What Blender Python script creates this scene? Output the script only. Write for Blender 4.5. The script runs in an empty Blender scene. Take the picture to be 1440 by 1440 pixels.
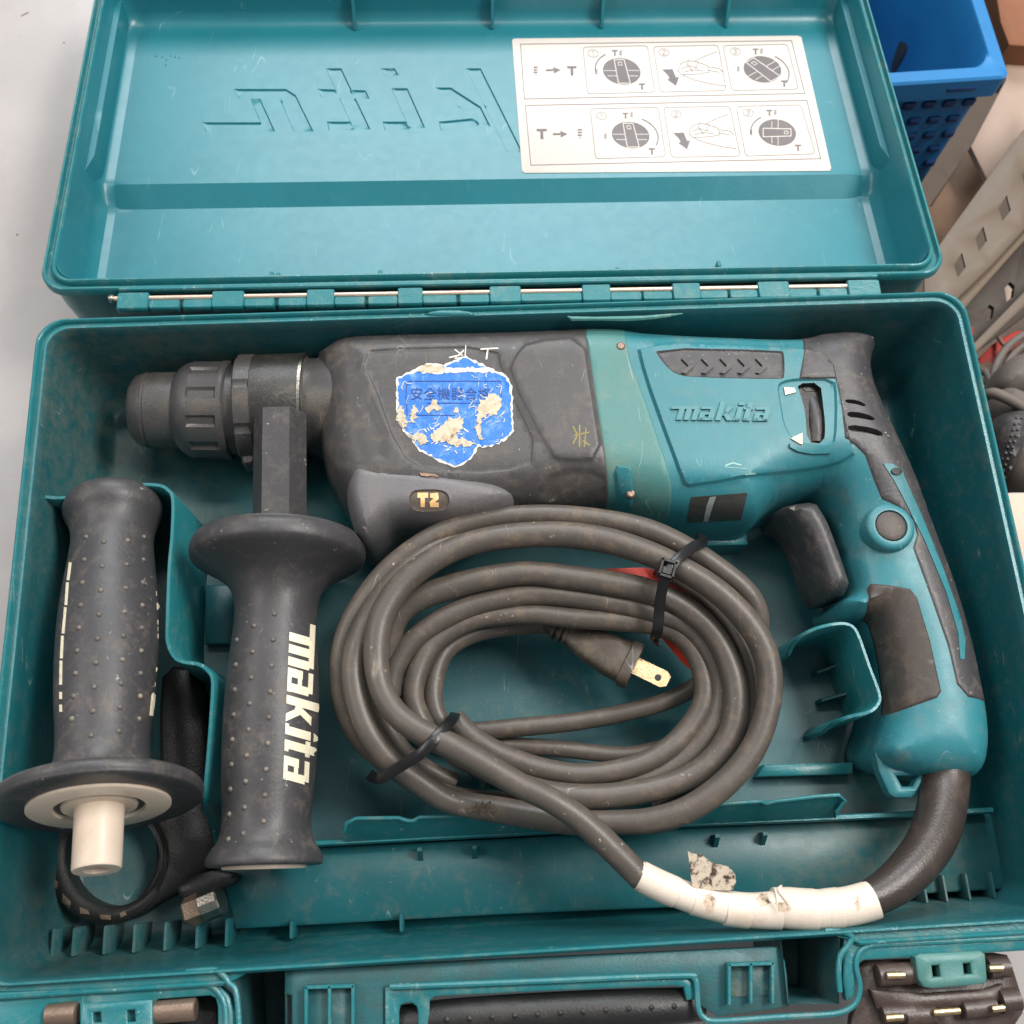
import bpy, math, random
import numpy as np
from mathutils import Vector, Matrix
from mathutils.bvhtree import BVHTree
from mathutils.geometry import delaunay_2d_cdt
random.seed(7); rng = np.random.RandomState(7)
sc = bpy.context.scene
col = sc.collection

# ------------------------------------------------------------------ camera
CAM = Vector((0.201, 0.033, 0.446))
fwd = Vector((0.050, 0.322, -0.945)).normalized()
rt = Vector((0.998, -0.055, 0.034)); rt = (rt - fwd * rt.dot(fwd)).normalized()
up = rt.cross(fwd)
camd = bpy.data.cameras.new('camera'); cam = bpy.data.objects.new('camera', camd); col.objects.link(cam)
cam.matrix_world = Matrix((( rt.x, up.x, -fwd.x, CAM.x), (rt.y, up.y, -fwd.y, CAM.y), (rt.z, up.z, -fwd.z, CAM.z), (0, 0, 0, 1)))
camd.sensor_width = 36; camd.lens = 36; camd.clip_start = 0.01; camd.clip_end = 50
camd.dof.use_dof = True; camd.dof.focus_distance = 0.485; camd.dof.aperture_fstop = 14
sc.camera = cam
# ------------------------------------------------------------------ light
w = bpy.data.worlds.new('World'); sc.world = w; w.use_nodes = True
bg = w.node_tree.nodes['Background']; bg.inputs[0].default_value = (0.93, 0.95, 1.0, 1); bg.inputs[1].default_value = 0.30
def area(name, loc, tgt, sx, sy, power, colr):
    l = bpy.data.lights.new(name, 'AREA'); l.shape = 'RECTANGLE'; l.size = sx; l.size_y = sy; l.energy = power; l.color = colr
    o = bpy.data.objects.new(name, l); col.objects.link(o); o.location = loc
    o.rotation_euler = (Vector(tgt) - Vector(loc)).to_track_quat('-Z', 'Y').to_euler(); return o
area('ceiling_light_right', (1.05, 0.45, 1.25), (0.2, 0.15, 0), 0.8, 0.35, 24.0, (1.0, 0.955, 0.91))
area('ceiling_light_far', (0.36, 2.40, 1.60), (0.25, 0.35, 0), 1.75, 0.9, 50.0, (0.93, 0.97, 1.0))
area('ceiling_light_left', (-0.9, 0.5, 1.3), (0.0, 0.3, 0), 0.9, 0.5, 9.0, (1.0, 0.95, 0.9))
area('ceiling_light_middle', (0.30, 0.85, 1.60), (0.25, 0.2, 0), 0.7, 0.18, 5.0, (1.0, 0.96, 0.92))
vs = sc.view_settings; vs.view_transform = 'Standard'; vs.look = 'None'; vs.gamma = 1; vs.exposure = 0.0

# ------------------------------------------------------------------ geometry helpers
def ray(px, py): return (rt * ((px - 720) / 1440) + up * ((720 - py) / 1440) + fwd)
def PP(px, py, o, n):
    d = ray(px, py); t = (Vector(o) - CAM).dot(n) / d.dot(n); return CAM + d * t
UPZ = Vector((0, 0, 1))
def P(px, py, z): return PP(px, py, (0, 0, z), UPZ)
def depth(p): return (Vector(p) - CAM).dot(fwd)
def pxm(p): return depth(p) / 1440          # metres per photo unit at a point

def setp(o, parent):
    if parent:
        o.parent = parent; o.matrix_parent_inverse = Matrix.Translation(-Vector(parent['org'])) if 'org' in parent else Matrix.Identity(4)
def mk(name, vs_, fs, mat, parent=None, smooth=True, ang=38, kind=None, label=None):
    me = bpy.data.meshes.new(name); me.from_pydata([tuple(v) for v in vs_], [], [tuple(f) for f in fs]); me.validate()
    me.update()
    import bmesh
    bm = bmesh.new(); bm.from_mesh(me); bmesh.ops.recalc_face_normals(bm, faces=bm.faces); bm.to_mesh(me); bm.free()
    if smooth:
        for p in me.polygons: p.use_smooth = True
        me.set_sharp_from_angle(angle=math.radians(ang))
    me.materials.append(mat)
    o = bpy.data.objects.new(name, me); col.objects.link(o); setp(o, parent)
    if kind: o['kind'] = kind
    if label: o['label'] = label
    return o
def thing(name, label, cat, loc, group=None):
    o = bpy.data.objects.new(name, None); o.empty_display_size = 0.01; col.objects.link(o); o.location = loc
    o['label'] = label; o['category'] = cat
    if group: o['group'] = group
    o['org'] = tuple(loc); return o
def tag(o, label, cat, group=None):
    o['label'] = label; o['category'] = cat
    if group: o['group'] = group
    return o
class MB:
    def __init__(s): s.v = []; s.f = []
    def add(s, v, f):
        b = len(s.v); s.v += [tuple(q) for q in v]; s.f += [tuple(i + b for i in q) for q in f]; return s
    def build(s, name, mat, parent=None, **k): return mk(name, s.v, s.f, mat, parent, **k)
def catmull(pts, n=8, closed=False):
    pts = [np.array(p, float) for p in pts]; N = len(pts); out = []
    for i in range(N if closed else N - 1):
        if closed: a, b, c, d = pts[i - 1], pts[i], pts[(i + 1) % N], pts[(i + 2) % N]
        else: a, b, c, d = pts[max(i - 1, 0)], pts[i], pts[i + 1], pts[min(i + 2, N - 1)]
        for k in range(n):
            t = k / n
            out.append(0.5 * (2 * b + (c - a) * t + (2 * a - 5 * b + 4 * c - d) * t * t + (3 * b - a - 3 * c + d) * t ** 3))
    if not closed: out.append(pts[-1])
    return out
def tube_md(pts, rad, seg=12, cap=True, flat=None, closed=False):
    """pts world; rad list or float; flat=(halfwidth, halfthick) gives a ribbon."""
    pts = [Vector(p) for p in pts]; n = len(pts)
    if not hasattr(rad, '__len__'): rad = [rad] * n
    V = []; F = []; prev = None
    for i, p in enumerate(pts):
        t = ((pts[(i + 1) % n] if closed else pts[min(i + 1, n - 1)]) - (pts[i - 1] if (closed or i > 0) else pts[0])).normalized()
        if flat:
            a = t.cross(UPZ)
            if a.length < .2 and prev: a = prev - t * prev.dot(t)
            a.normalize(); prev = a
        else:
            if prev is None: a = t.cross(UPZ if abs(t.z) < .9 else Vector((1, 0, 0))).normalized()
            else: a = (prev - t * prev.dot(t)).normalized()
            prev = a
        b = a.cross(t).normalized()
        if flat:
            hw, ht = flat
            q = [(-hw, -ht), (-hw, ht * .4), (-hw * .8, ht), (hw * .8, ht), (hw, ht * .4), (hw, -ht)]
            for (x, y) in q: V.append(p + a * x + b * y)
        else:
            for k in range(seg):
                an = 2 * math.pi * k / seg; V.append(p + (a * math.cos(an) + b * math.sin(an)) * rad[i])
    S = 6 if flat else seg
    for i in range(n if closed else n - 1):
        for k in range(S):
            j = (i + 1) % n
            F.append((i * S + k, i * S + (k + 1) % S, j * S + (k + 1) % S, j * S + k))
    if cap and not closed: F.append(tuple(range(S))); F.append(tuple(range((n - 1) * S, n * S)))
    return V, F
def tubeP(pl, n=8, seg=12):
    """list of (px,py,z,half_px) -> smooth tube of true size"""
    q = []
    for (x, y, z, r) in pl:
        p = P(x, y, z); q.append((*p, r * pxm(p)))
    q = catmull(q, n)
    return tube_md([a[:3] for a in q], [max(a[3], 1e-4) for a in q], seg)
def lathe_md(p0, p1, prof, seg=40, noise=None):
    """prof: (t along p0->p1, radius m)"""
    p0 = Vector(p0); p1 = Vector(p1); t = (p1 - p0).normalized()
    a = t.cross(UPZ if abs(t.z) < .9 else Vector((1, 0, 0))).normalized(); b = a.cross(t)
    V = []; F = []
    for (s, r) in prof:
        c = p0.lerp(p1, s)
        for k in range(seg):
            an = 2 * math.pi * k / seg; rr = r * (noise(s, an) if noise else 1)
            V.append(c + (a * math.cos(an) + b * math.sin(an)) * rr)
    n = len(prof)
    for i in range(n - 1):
        for k in range(seg): F.append((i * seg + k, i * seg + (k + 1) % seg, (i + 1) * seg + (k + 1) % seg, (i + 1) * seg + k))
    F.append(tuple(range(seg))); F.append(tuple(range((n - 1) * seg, n * seg)))
    return V, F
def latheP(a, b, prof, seg=40, smoothn=0, noise=None):
    """a,b=(px,py,z) axis ends; prof=(t, half px)"""
    A = P(*a); B = P(*b)
    if smoothn: prof = [tuple(q) for q in catmull(prof, smoothn)]
    return lathe_md(A, B, [(t, max(r, .05) * pxm(A.lerp(B, t))) for t, r in prof], seg, noise)
def box_md(c, s, bev=0.0, rot=None):
    cx, cy, cz = c; hx, hy, hz = s[0] / 2, s[1] / 2, s[2] / 2
    b = min(bev, hx * .9, hy * .9, hz * .9)
    if b <= 0:
        V = [(x, y, z) for z in (-hz, hz) for y in (-hy, hy) for x in (-hx, hx)]
        F = [(0, 1, 3, 2), (4, 5, 7, 6), (0, 1, 5, 4), (2, 3, 7, 6), (0, 2, 6, 4), (1, 3, 7, 5)]
    else:
        V = []; F = []
        def ring(ix, iy, z): return [(-hx + ix + b, -hy + iy, z), (hx - ix - b, -hy + iy, z), (hx - ix, -hy + iy + b, z), (hx - ix, hy - iy - b, z), (hx - ix - b, hy - iy, z), (-hx + ix + b, hy - iy, z), (-hx + ix, hy - iy - b, z), (-hx + ix, -hy + iy + b, z)]
        rs = [ring(b * .7, b * .7, -hz), ring(0, 0, -hz + b), ring(0, 0, hz - b), ring(b * .7, b * .7, hz)]
        for r in rs: V += r
        for i in range(3):
            for k in range(8): F.append((i * 8 + k, i * 8 + (k + 1) % 8, i * 8 + 8 + (k + 1) % 8, i * 8 + 8 + k))
        F.append(tuple(range(8))); F.append(tuple(range(24, 32)))
    M = rot or Matrix.Identity(3)
    return [Vector(c) + M @ Vector(v) for v in V], F

# 2-D polygon tools (numpy)
def resample(poly, step, closed=True):
    out = []; n = len(poly)
    for i in range(n if closed else n - 1):
        a = np.array(poly[i], float); b = np.array(poly[(i + 1) % n], float); m = max(1, int(np.linalg.norm(b - a) / step))
        for k in range(m): out.append(a + (b - a) * k / m)
    if not closed: out.append(np.array(poly[-1], float))
    return np.array(out)
def chaikin(poly, it=2):
    p = np.array(poly, float)
    for _ in range(it):
        q = np.roll(p, -1, 0); p = np.stack([p * .75 + q * .25, p * .25 + q * .75], 1).reshape(-1, p.shape[1])
    return p
def inside(pts, poly):
    x, y = pts[:, 0], pts[:, 1]; r = np.zeros(len(pts), bool); n = len(poly); j = n - 1
    for i in range(n):
        xi, yi = poly[i]; xj, yj = poly[j]
        if yi != yj:
            c = ((yi > y) != (yj > y)) & (x < (xj - xi) * (y - yi) / (yj - yi) + xi); r ^= c
        j = i
    return r
def dist(pts, poly, closed=True):
    d = np.full(len(pts), 1e9); n = len(poly)
    for i in range(n if closed else n - 1):
        a = np.array(poly[i]); b = np.array(poly[(i + 1) % n]); ab = b - a; L = (ab * ab).sum() + 1e-18
        t = np.clip(((pts - a) @ ab) / L, 0, 1); q = a + t[:, None] * ab; d = np.minimum(d, np.hypot(*(pts - q).T))
    return d
def sdist(pts, poly): return dist(pts, poly) * np.where(inside(pts, poly), 1, -1)
def insetring(poly, d, keep=.85):
    p = np.array(poly); a = np.roll(p, 1, 0); b = np.roll(p, -1, 0); t = b - a; t /= np.linalg.norm(t, axis=1)[:, None] + 1e-12
    area_ = .5 * np.sum(p[:, 0] * b[:, 1] - b[:, 0] * p[:, 1]); nrm = np.stack([-t[:, 1], t[:, 0]], 1) * (1 if area_ > 0 else -1)
    q = p + nrm * d; ok = inside(q, p) & (dist(q, p) > d * keep); return q[ok]
def cdt(pts_list, loops, grid=None):
    """pts_list: free points; loops: list of closed polylines -> verts, tris"""
    V = []; E = []
    for lp in loops:
        b = len(V); V += [Vector((q[0], q[1])) for q in lp]; E += [(b + i, b + (i + 1) % len(lp)) for i in range(len(lp))]
    for q in pts_list: V.append(Vector((q[0], q[1])))
    r = delaunay_2d_cdt(V, E, [], 0, 1e-7)
    return np.array([tuple(v) for v in r[0]]), np.array([f for f in r[2]])
def sstep(x): x = np.clip(x, 0, 1); return x * x * (3 - 2 * x)

def pillow(name, poly_px, zc, hu, r, mat, parent, hd=.02, zones=(), step=.004, p=2.3, ch=2, hfun=None, label=None, rings=(.02, .08, .2, .4, .7, 1.0)):
    """rounded body seen from above. zones: dict(name, poly(px on the top surface), up, ramp(m), mat, ch)"""
    base = np.array([P(x, y, zc)[:2] for x, y in poly_px])
    if ch: base = chaikin(base, ch)
    base = resample(base, .0025)
    H = hfun or (lambda q: np.full(len(q), hu))
    def hz(q):
        d = np.where(inside(q, base), dist(q, base), 0)
        return H(q) * (1 - (1 - np.clip(d / r, 0, 1)) ** p) ** (1 / p)
    zs = []
    for zo in zones:
        pts = np.array([P(x, y, zc + hu)[:2] for x, y in zo['poly']]); z = np.full(len(pts), zc + hu)
        for _ in range(6):
            pts = np.array([P(x, y, zz)[:2] for (x, y), zz in zip(zo['poly'], z)]); z = .5 * z + .5 * (zc + hz(pts))
        if zo.get('ch', 1): pts = chaikin(pts, zo.get('ch', 1))
        zs.append(resample(pts, .0012))
    loops = [base] + [z for z in zs]
    free = []
    for k in rings: free += list(insetring(base, r * k))
    mn = base.min(0); mx = base.max(0)
    g = np.stack(np.meshgrid(np.arange(mn[0], mx[0], step), np.arange(mn[1], mx[1], step)), -1).reshape(-1, 2)
    g = g + rng.uniform(-.15, .15, g.shape) * step
    g = g[inside(g, base)]; g = g[dist(g, base) > step * .5]
    for z, zo in zip(zs, zones):
        g = g[dist(g, z) > step * .3]
        for m in (.35, .7, 1.0): free += list(insetring(z, zo.get('ramp', .0012) * m, .8))
    free += list(g)
    V, T = cdt(free, loops)
    cen = V[T].mean(1); T = T[inside(cen, base)]; cen = V[T].mean(1)
    h = zc + hz(V)
    for z, zo in zip(zs, zones):
        h += zo.get('up', 0) * sstep(sdist(V, z) / zo.get('ramp', .0012))
    lab = np.zeros(len(T), int)
    for k, (z, zo) in enumerate(zip(zs, zones)):
        if zo.get('mat'): lab[inside(cen, z)] = k + 1
    outs = {}
    for k in range(len(zones) + 1):
        TT = T[lab == k]
        if len(TT) == 0: continue
        u = np.unique(TT); mp = {a: i for i, a in enumerate(u)}
        v = [(V[a, 0], V[a, 1], h[a]) for a in u]; f = [tuple(mp[a] for a in t) for t in TT]
        if k == 0:
            ci = base.mean(0); b0 = len(v); n = len(base)
            for s_, zz in ((1.0, zc), (1.0, zc - hd * .6), (.985, zc - hd)):
                v += [(ci[0] + (q[0] - ci[0]) * s_, ci[1] + (q[1] - ci[1]) * s_, zz) for q in base]
            for i in range(n):
                for l in range(2): f.append((b0 + l * n + i, b0 + l * n + (i + 1) % n, b0 + (l + 1) * n + (i + 1) % n, b0 + (l + 1) * n + i))
            f.append(tuple(b0 + 2 * n + i for i in range(n)))
            # weld the skirt to the cap
            me_v = {}; 
            o = mk(name, v, f, mat, parent, label=label)
            import bmesh
            bm = bmesh.new(); bm.from_mesh(o.data); bmesh.ops.remove_doubles(bm, verts=bm.verts, dist=2e-5); bmesh.ops.recalc_face_normals(bm, faces=bm.faces); bm.to_mesh(o.data); bm.free()
            outs['body'] = o
        else:
            zo = zones[k - 1]
            o = mk(zo['name'], v, f, zo['mat'], outs.get('body') if zo.get('sub') else parent)
            outs[zo['name']] = o
            # solid zones read correctly: face up
            me = o.data
            if sum(pl.normal.z for pl in me.polygons) < 0: me.flip_normals()
    return outs
def bvh(objs):
    V = []; F = []
    for o in objs:
        b = len(V); V += [v.co.copy() for v in o.data.vertices]; F += [tuple(i + b for i in p.vertices) for p in o.data.polygons]
    return BVHTree.FromPolygons(V, F)
def decal(name, polys, tree, mat, parent, th=.0004, step=6, ch=0, kind=None, back=.0006, ang=38, label=None):
    """polys: list of outlines (photo units) or (outline,[holes]); laid on the surface the tree holds"""
    mb = MB()
    for pl in polys:
        holes = []
        if isinstance(pl, tuple) and len(pl) == 2 and isinstance(pl[1], list) and len(pl[0]) > 2: pl, holes = pl
        A = np.array(pl, float)
        if ch: A = chaikin(A, ch)
        A = resample(A, step); Hs = [resample(chaikin(h_, ch) if ch else h_, step) for h_ in holes]
        mn = A.min(0); mx = A.max(0)
        g = np.stack(np.meshgrid(np.arange(mn[0], mx[0], step), np.arange(mn[1], mx[1], step)), -1).reshape(-1, 2) + .37
        if len(g): g = g[inside(g, A)]
        if len(g): g = g[dist(g, A) > step * .4]
        for h_ in Hs:
            if len(g): g = g[dist(g, h_) > step * .4]
        V, T = cdt(list(g), [A] + Hs)
        if len(T) == 0: continue
        cen = V[T].mean(1); k = inside(cen, A)
        for h_ in Hs: k &= ~inside(cen, h_)
        T = T[k]
        top = []; bad = set(); lastn = UPZ
        bot = []
        for i, (x, y) in enumerate(V):
            d = ray(x, y).normalized(); hit = tree.ray_cast(CAM, d)
            if hit[0] is None: bad.add(i); top.append((0, 0, 0)); bot.append((0, 0, 0)); continue
            n = hit[1] if hit[1].dot(d) < 0 else -hit[1]
            q = (n - d * .5).normalized()
            top.append(hit[0] + q * th); bot.append(hit[0] - q * back)
        T = [tuple(t) for t in T if not (set(t) & bad)]
        cnt = {}
        for t in T:
            for a, b in ((t[0], t[1]), (t[1], t[2]), (t[2], t[0])): cnt[(min(a, b), max(a, b))] = cnt.get((min(a, b), max(a, b)), 0) + 1
        n = len(top); F = list(T)
        for (a, b), c in cnt.items():
            if c == 1: F.append((a, b, b + n, a + n))
        u = sorted({i for f in F for i in f}); mp = {a: i for i, a in enumerate(u)}; al = top + bot
        mb.add([al[i] for i in u], [tuple(mp[i] for i in f) for f in F])
    return mb.build(name, mat, parent, kind=kind, ang=ang, label=label)
def stroke(pts, wd):
    """polyline -> list of quads (photo units)"""
    out = []
    for a, b in zip(pts[:-1], pts[1:]):
        a = np.array(a, float); b = np.array(b, float); t = (b - a) / (np.linalg.norm(b - a) + 1e-9); n = np.array((-t[1], t[0])) * wd / 2; e = t * wd * .3
        out.append([tuple(a - e + n), tuple(b + e + n), tuple(b + e - n), tuple(a - e - n)])
    return out
def slab(name, poly, z, th, mat, parent, holes=(), ch=0, plane=None, bev=.0008, add=None, label=None):
    """prism from a photo outline on plane z with holes; top edge slightly rounded"""
    A = np.array(poly, float)
    if ch: A = chaikin(A, ch)
    Hs = [np.array(h, float) for h in holes]
    to = (lambda x, y, dz: P(x, y, z) + Vector((0, 0, dz))) if plane is None else (lambda x, y, dz: PP(x, y, plane[0], plane[1]) + plane[1] * dz)
    loops = [A] + Hs; W = [np.array([tuple(to(x, y, 0)) for x, y in lp]) for lp in loops]
    # inset 2d in local xy
    V2 = []; L2 = []
    for k, lp in enumerate(W):
        p = lp[:, :2]; a = np.roll(p, 1, 0); b = np.roll(p, -1, 0)
        t1 = p - a; t1 /= np.linalg.norm(t1, axis=1)[:, None] + 1e-12; t2 = b - p; t2 /= np.linalg.norm(t2, axis=1)[:, None] + 1e-12
        n1 = np.stack([-t1[:, 1], t1[:, 0]], 1); n2 = np.stack([-t2[:, 1], t2[:, 0]], 1); m = n1 + n2; m /= np.maximum((m * n1).sum(1), .5)[:, None]
        ar = .5 * np.sum(p[:, 0] * b[:, 1] - b[:, 0] * p[:, 1]); sg = (1 if ar > 0 else -1) * (1 if k == 0 else -1)
        L2.append(p + m * bev * sg)
    V, T = cdt([], L2)
    cen = V[T].mean(1); kk = inside(cen, L2[0])
    for h in L2[1:]: kk &= ~inside(cen, h)
    T = T[kk]
    zz = lambda q: (z if plane is None else plane[0][2] - ((q[0] - plane[0][0]) * plane[1].x + (q[1] - plane[0][1]) * plane[1].y) / plane[1].z)
    mb = MB(); mb.add([(q[0], q[1], zz(q)) for q in V], [tuple(t) for t in T])
    for k, lp in enumerate(W):
        n = len(lp); v = [(q[0], q[1], zz(q)) for q in L2[k]] + [(q[0], q[1], zz(q) - bev) for q in lp] + [(q[0], q[1], zz(q) - th) for q in lp]
        mb.add(v, [(l * n + i, l * n + (i + 1) % n, (l + 1) * n + (i + 1) % n, (l + 1) * n + i) for l in range(2) for i in range(n)])
    o = mk(name, mb.v, mb.f, mat, parent, label=label)
    import bmesh
    bm = bmesh.new(); bm.from_mesh(o.data); bmesh.ops.remove_doubles(bm, verts=bm.verts, dist=1e-5); bmesh.ops.recalc_face_normals(bm, faces=bm.faces); bm.to_mesh(o.data); bm.free()
    return o
def wallP(name, pl, zb, wd, mat, parent, draft=0.0, n=6, smooth=True, label=None):
    """upright plastic wall following photo points (px,py,z_top)"""
    q = [(*P(x, y, z)[:2], z) for x, y, z in pl]
    q = catmull(q, n) if smooth else q
    V = []; F = []; m = len(q)
    for i, a in enumerate(q):
        t = np.array(q[min(i + 1, m - 1)][:2]) - np.array(q[max(i - 1, 0)][:2]); t = t / (np.linalg.norm(t) + 1e-9); nn = np.array((-t[1], t[0])); z = a[2]; h = wd / 2
        for (o_, zz) in ((-h - draft, zb), (-h, z - h * .7), (-h * .6, z), (h * .6, z), (h, z - h * .7), (h + draft, zb)):
            V.append((a[0] + nn[0] * o_, a[1] + nn[1] * o_, zz))
    for i in range(m - 1):
        for k in range(5): F.append((i * 6 + k, i * 6 + k + 1, i * 6 + 7 + k, i * 6 + 6 + k))
    F.append(tuple(range(6))); F.append(tuple(range((m - 1) * 6, m * 6)))
    return mk(name, V, F, mat, parent, label=label)

# ------------------------------------------------------------------ materials
def S2L(c): return tuple((x / 255 / 12.92 if x / 255 <= .04045 else ((x / 255 + .055) / 1.055) ** 2.4) for x in c)
def mat(name, base, rough=.5, metal=0, dirt=None, dirt_amt=0, dscale=35, scratch=0, scr_col=(.8, .85, .85), var=.06, bump=.0003, dlo=.46, dhi=.74, patches=(), spec=.5, speck=0, speck_col=(.6, .55, .48), fine=900, corner=None, coat=0):
    m = bpy.data.materials.new(name); m.use_nodes = True; nt = m.node_tree; N = nt.nodes; L = nt.links; b = N['Principled BSDF']
    tc = N.new('ShaderNodeTexCoord')
    def noise(sc_, det=4, dist_=0, rg=.55, vec=None):
        n = N.new('ShaderNodeTexNoise'); n.inputs['Scale'].default_value = sc_; n.inputs['Detail'].default_value = det; n.inputs['Distortion'].default_value = dist_; n.inputs['Roughness'].default_value = rg
        L.new(vec or tc.outputs['Object'], n.inputs['Vector']); return n.outputs['Fac']
    def ramp(f, a, b_, ca=0, cb=1):
        r = N.new('ShaderNodeMapRange'); r.interpolation_type = 'SMOOTHSTEP'; r.inputs[1].default_value = a; r.inputs[2].default_value = b_; r.inputs[3].default_value = ca; r.inputs[4].default_value = cb
        L.new(f, r.inputs[0]); return r.outputs[0]
    def mth(op, a, b_):
        q = N.new('ShaderNodeMath'); q.operation = op
        for i, x in enumerate((a, b_)):
            if isinstance(x, (int, float)): q.inputs[i].default_value = x
            else: L.new(x, q.inputs[i])
        return q.outputs[0]
    def mix(f, a, b_):
        q = N.new('ShaderNodeMix'); q.data_type = 'RGBA'
        if isinstance(f, (int, float)): q.inputs[0].default_value = f
        else: L.new(f, q.inputs[0])
        for i, x in ((6, a), (7, b_)):
            if isinstance(x, tuple): q.inputs[i].default_value = (*x[:3], 1)
            else: L.new(x, q.inputs[i])
        return q.outputs[2]
    dark = tuple(x * (1 - var) for x in base); lite = tuple(min(1, x * (1 + var)) for x in base)
    c = mix(ramp(noise(14, 5), .3, .7), dark, lite)
    rg = ramp(noise(160, 5), .3, .7, rough * .95, min(1, rough * 1.06))
    if dirt:
        big = ramp(noise(9, 3), .38, .62); med = ramp(noise(dscale, 8, .3, .7), dlo, dhi)
        f = mth('MULTIPLY', mth('ADD', mth('MULTIPLY', big, .6), .4), med); f = mth('MULTIPLY', f, dirt_amt)
        for (px_, py_, pz_), rad, am in patches:
            vd_ = N.new('ShaderNodeVectorMath'); vd_.operation = 'DISTANCE'; L.new(tc.outputs['Object'], vd_.inputs[0]); vd_.inputs[1].default_value = (px_, py_, pz_)
            pf = mth('MULTIPLY', ramp(vd_.outputs['Value'], rad * .3, rad, am, 0), ramp(noise(130, 9, .2, .75), .30, .72)); f = mth('MAXIMUM', f, pf)
        c = mix(f, c, dirt); rg = mth('ADD', rg, mth('MULTIPLY', f, .25))
    if scratch:
        mp = N.new('ShaderNodeMapping'); mp.inputs['Scale'].default_value = (1, .16, 1); mp.inputs['Rotation'].default_value = (0, 0, .9); L.new(tc.outputs['Object'], mp.inputs[0])
        s = noise(60, 1, .25, .5, mp.outputs[0]); s = mth('ABSOLUTE', mth('SUBTRACT', s, .5), 0); s1 = ramp(s, 0, .004, 1, 0)
        s2 = mth('MULTIPLY', s1, ramp(noise(60, 3), .52, .7)); s2 = mth('MULTIPLY', s2, scratch); c = mix(s2, c, scr_col)
    if speck:
        s = ramp(noise(330, 3, 0, .6), .66 , .74); s = mth('MULTIPLY', s, mth('MULTIPLY', ramp(noise(40, 3), .42, .62), speck)); c = mix(s, c, speck_col)
    L.new(c, b.inputs['Base Color']); L.new(rg, b.inputs['Roughness']); b.inputs['Metallic'].default_value = metal
    b.inputs['Specular IOR Level'].default_value = spec; b.inputs['Coat Weight'].default_value = coat
    bp = N.new('ShaderNodeBump'); bp.inputs['Strength'].default_value = .5; bp.inputs['Distance'].default_value = bump
    L.new(mth('ADD', noise(fine, 2), mth('MULTIPLY', noise(60, 4), .35)), bp.inputs['Height']); L.new(bp.outputs[0], b.inputs['Normal'])
    return m
DUST = S2L((150, 140, 118))
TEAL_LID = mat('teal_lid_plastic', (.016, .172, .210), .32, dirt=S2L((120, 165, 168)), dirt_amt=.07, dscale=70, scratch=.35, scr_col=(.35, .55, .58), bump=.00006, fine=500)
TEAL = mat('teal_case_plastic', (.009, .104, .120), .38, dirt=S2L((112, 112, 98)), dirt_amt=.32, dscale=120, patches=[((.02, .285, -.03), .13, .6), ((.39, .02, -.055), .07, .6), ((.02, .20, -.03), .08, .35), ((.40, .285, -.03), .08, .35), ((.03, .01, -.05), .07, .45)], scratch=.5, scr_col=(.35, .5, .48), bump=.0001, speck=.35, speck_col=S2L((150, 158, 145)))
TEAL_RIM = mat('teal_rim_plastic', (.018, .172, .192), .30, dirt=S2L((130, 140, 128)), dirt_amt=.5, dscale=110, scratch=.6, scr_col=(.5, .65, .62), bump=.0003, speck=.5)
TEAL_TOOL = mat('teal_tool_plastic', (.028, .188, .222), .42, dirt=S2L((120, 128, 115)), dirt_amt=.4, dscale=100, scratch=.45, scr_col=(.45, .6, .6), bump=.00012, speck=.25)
TEAL_RING = mat('faded_green_plastic', (.065, .20, .185), .45, dirt=S2L((150, 140, 105)), dirt_amt=.4, dscale=50, scratch=.4, bump=.0002)
GEARM = mat('grey_gear_case', S2L((70, 68, 68)), .42, dirt=S2L((128, 114, 98)), dirt_amt=.45, dscale=110, scratch=.6, scr_col=(.36, .32, .27), speck=.5, bump=.0002)
GREYP = mat('mid_grey_plastic', S2L((104, 102, 104)), .45, dirt=S2L((120, 110, 95)), dirt_amt=.35, scratch=.4, scr_col=(.5, .46, .42))
RUBBER = mat('dark_grey_rubber', S2L((62, 61, 63)), .44, dirt=S2L((130, 118, 104)), dirt_amt=.42, dscale=120, scratch=.3, scr_col=(.35, .32, .27), speck=.6, bump=.0002, fine=700)
STUDM = mat('worn_stud_rubber', S2L((98, 92, 86)), .42, dirt=S2L((175, 160, 135)), dirt_amt=.8, dscale=150)
RUBBER2 = mat('brown_worn_rubber', S2L((70, 62, 58)), .5, dirt=S2L((120, 104, 88)), dirt_amt=.4, dscale=110, speck=.3, bump=.0002)
CHUCKM = mat('chuck_rubber', S2L((70, 68, 68)), .38, dirt=S2L((130, 118, 88)), dirt_amt=.45, dscale=50, scratch=.3, scr_col=(.4, .36, .3))
BLACK = mat('black_plastic', (.011, .011, .011), .45, dirt=S2L((90, 84, 76)), dirt_amt=.2, dscale=60)
BLACKG = mat('glossy_black_band', S2L((44, 43, 40)), .40, dirt=S2L((110, 104, 90)), dirt_amt=.4, dscale=120, speck=.7, speck_col=S2L((150, 145, 125)))
TIEM = mat('black_nylon', (.009, .009, .010), .32, bump=.0001)
CORD = mat('dusty_brown_grey_rubber', S2L((82, 76, 70)), .42, dirt=S2L((126, 108, 88)), dirt_amt=.6, dscale=110, scratch=.7, scr_col=(.42, .36, .29), speck=1.0, speck_col=S2L((170, 155, 135)), bump=.0002, fine=600)
SLEEVE = mat('sleeve_rubber', S2L((56, 48, 44)), .36, dirt=S2L((120, 100, 85)), dirt_amt=.35, bump=.0003)
CREAM = mat('cream_plastic', S2L((226, 208, 188)), .42, dirt=S2L((170, 140, 105)), dirt_amt=.3, dscale=70, var=.03, bump=.0001)
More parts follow.
